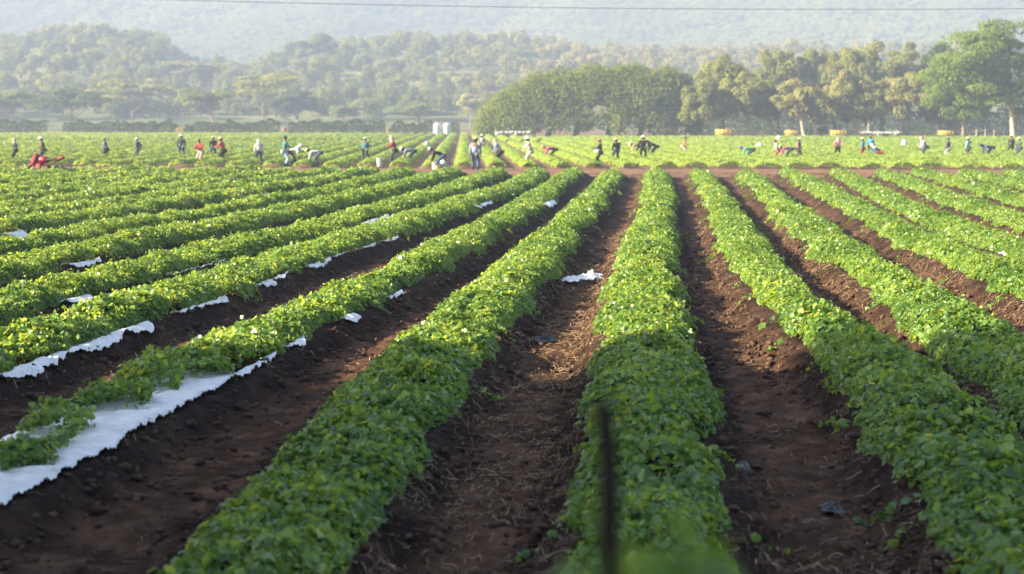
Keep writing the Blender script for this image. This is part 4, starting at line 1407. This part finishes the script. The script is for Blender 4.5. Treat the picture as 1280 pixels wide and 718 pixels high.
def tank(px, label):
    Y = 308; x = at_depth(px, Y)
    root = empty("water_tank", (x, Y, 0), 0, label, "tank", "two white water tanks by the hedge")
    mb = MB(); mb.lathe([(.001, 0), (.70, 0), (.70, .2)] + [(.70 + .015 * (q % 2), .3 + q * .16) for q in range(10)] + [(.70, 1.9), (.66, 2.05), (.45, 2.25), (.2, 2.32)], (0, 0, 0), 24); mb.build("tank_wall", plain((.78, .80, .84), .5, var=.04), root)
    mb = MB(); mb.lathe([(.24, 2.30), (.24, 2.40), (.20, 2.43), (.001, 2.44)], (0, 0, 0), 16); mb.build("lid", plain((.70, .72, .76), .5), root)


tank(546.5, "left one of the two white water tanks at the end of the hedge")
tank(558.8, "right one of the two white water tanks at the end of the hedge")

# the power line high across the picture
Yl = 130.0
xa, xb = at_depth(-900, Yl), at_depth(2300, Yl)
pts = []
for q in range(60):
    px = -900 + 3200 * q / 59
    yy = 12 - ((px - 1050) / 1100) ** 2 * 21
    pts.append((at_depth(px, Yl), Yl, z_at(yy, Yl, px)))
mb = MB(); mb.tube(pts, .022, 6)
o = mb.build("power_line", plain((.02, .02, .022), .7)); tag(o, "thin dark power line sagging across the hazy mountain", "cable")

# fence posts by the right tree trunk
for px, lab in ((1221, "leftmost"), (1232, "middle"), (1243, "rightmost")):
    mb = MB(); mb.tube([(0, 0, 0), (0, 0, .8), (.02, 0, 1.5)], [.09, .085, .08], 7)
    o = mb.build("fence_post", M_palebark, None, (at_depth(px, 255), 255, 0)); tag(o, f"{lab} of the three pale posts left of the leaning trunk", "post", "pale posts by the leaning trunk")

# ------------------------------------------------------------------ haze
hm, nt, out = new_mat("haze")
pv = N(nt, "ShaderNodeVolumePrincipled")
pv.inputs["Color"].default_value = (.275, .335, .475, 1)
pv.inputs["Density"].default_value = .00098
pv.inputs["Anisotropy"].default_value = 0
nt.links.new(pv.outputs[0], out.inputs["Volume"])
mb = MB(); mb.box((0, 900, 94.0), (3000, 2400, 192))
hz = mb.build("haze", hm, smooth=False); tag(hz, "thin morning haze filling the valley", "haze", kind="stuff")

# ------------------------------------------------------------------ light
SUN_EL, SUN_AZ = 25.0, -15.0        # elevation; degrees ahead of due left
sd = Vector((-math.cos(R(SUN_EL)) * math.cos(R(SUN_AZ)), math.cos(R(SUN_EL)) * math.sin(R(SUN_AZ)), math.sin(R(SUN_EL))))
sl = bpy.data.lights.new("sun", 'SUN'); sl.energy = 5.0; sl.angle = R(.6); sl.color = (1, .85, .58)
so = bpy.data.objects.new("sun", sl); col.objects.link(so)
so.rotation_euler = sd.to_track_quat('Z', 'Y').to_euler()
w = bpy.data.worlds.new("World"); scene.world = w; w.use_nodes = True
wt = w.node_tree; wt.nodes.clear()
wo = wt.nodes.new("ShaderNodeOutputWorld"); bg = wt.nodes.new("ShaderNodeBackground"); sk = wt.nodes.new("ShaderNodeTexSky")
sk.sky_type = 'NISHITA'; sk.sun_disc = False; sk.sun_elevation = R(SUN_EL)
sk.sun_rotation = math.atan2(sd.x, sd.y)
sk.air_density = 1.0; sk.dust_density = 2.0
bg.inputs[1].default_value = .066
wt.links.new(sk.outputs[0], bg.inputs[0]); wt.links.new(bg.outputs[0], wo.inputs[0])

vs = scene.view_settings
vs.view_transform = 'Standard'; vs.look = 'None'; vs.exposure = 2.9; vs.gamma = 1
vs.use_curve_mapping = False
cy = scene.cycles
cy.max_bounces = 5; cy.diffuse_bounces = 3; cy.glossy_bounces = 2; cy.transmission_bounces = 3; cy.volume_bounces = 1; cy.transparent_max_bounces = 12
cy.use_denoising = True
cy.use_adaptive_sampling = True
cy.caustics_reflective = False; cy.caustics_refractive = False
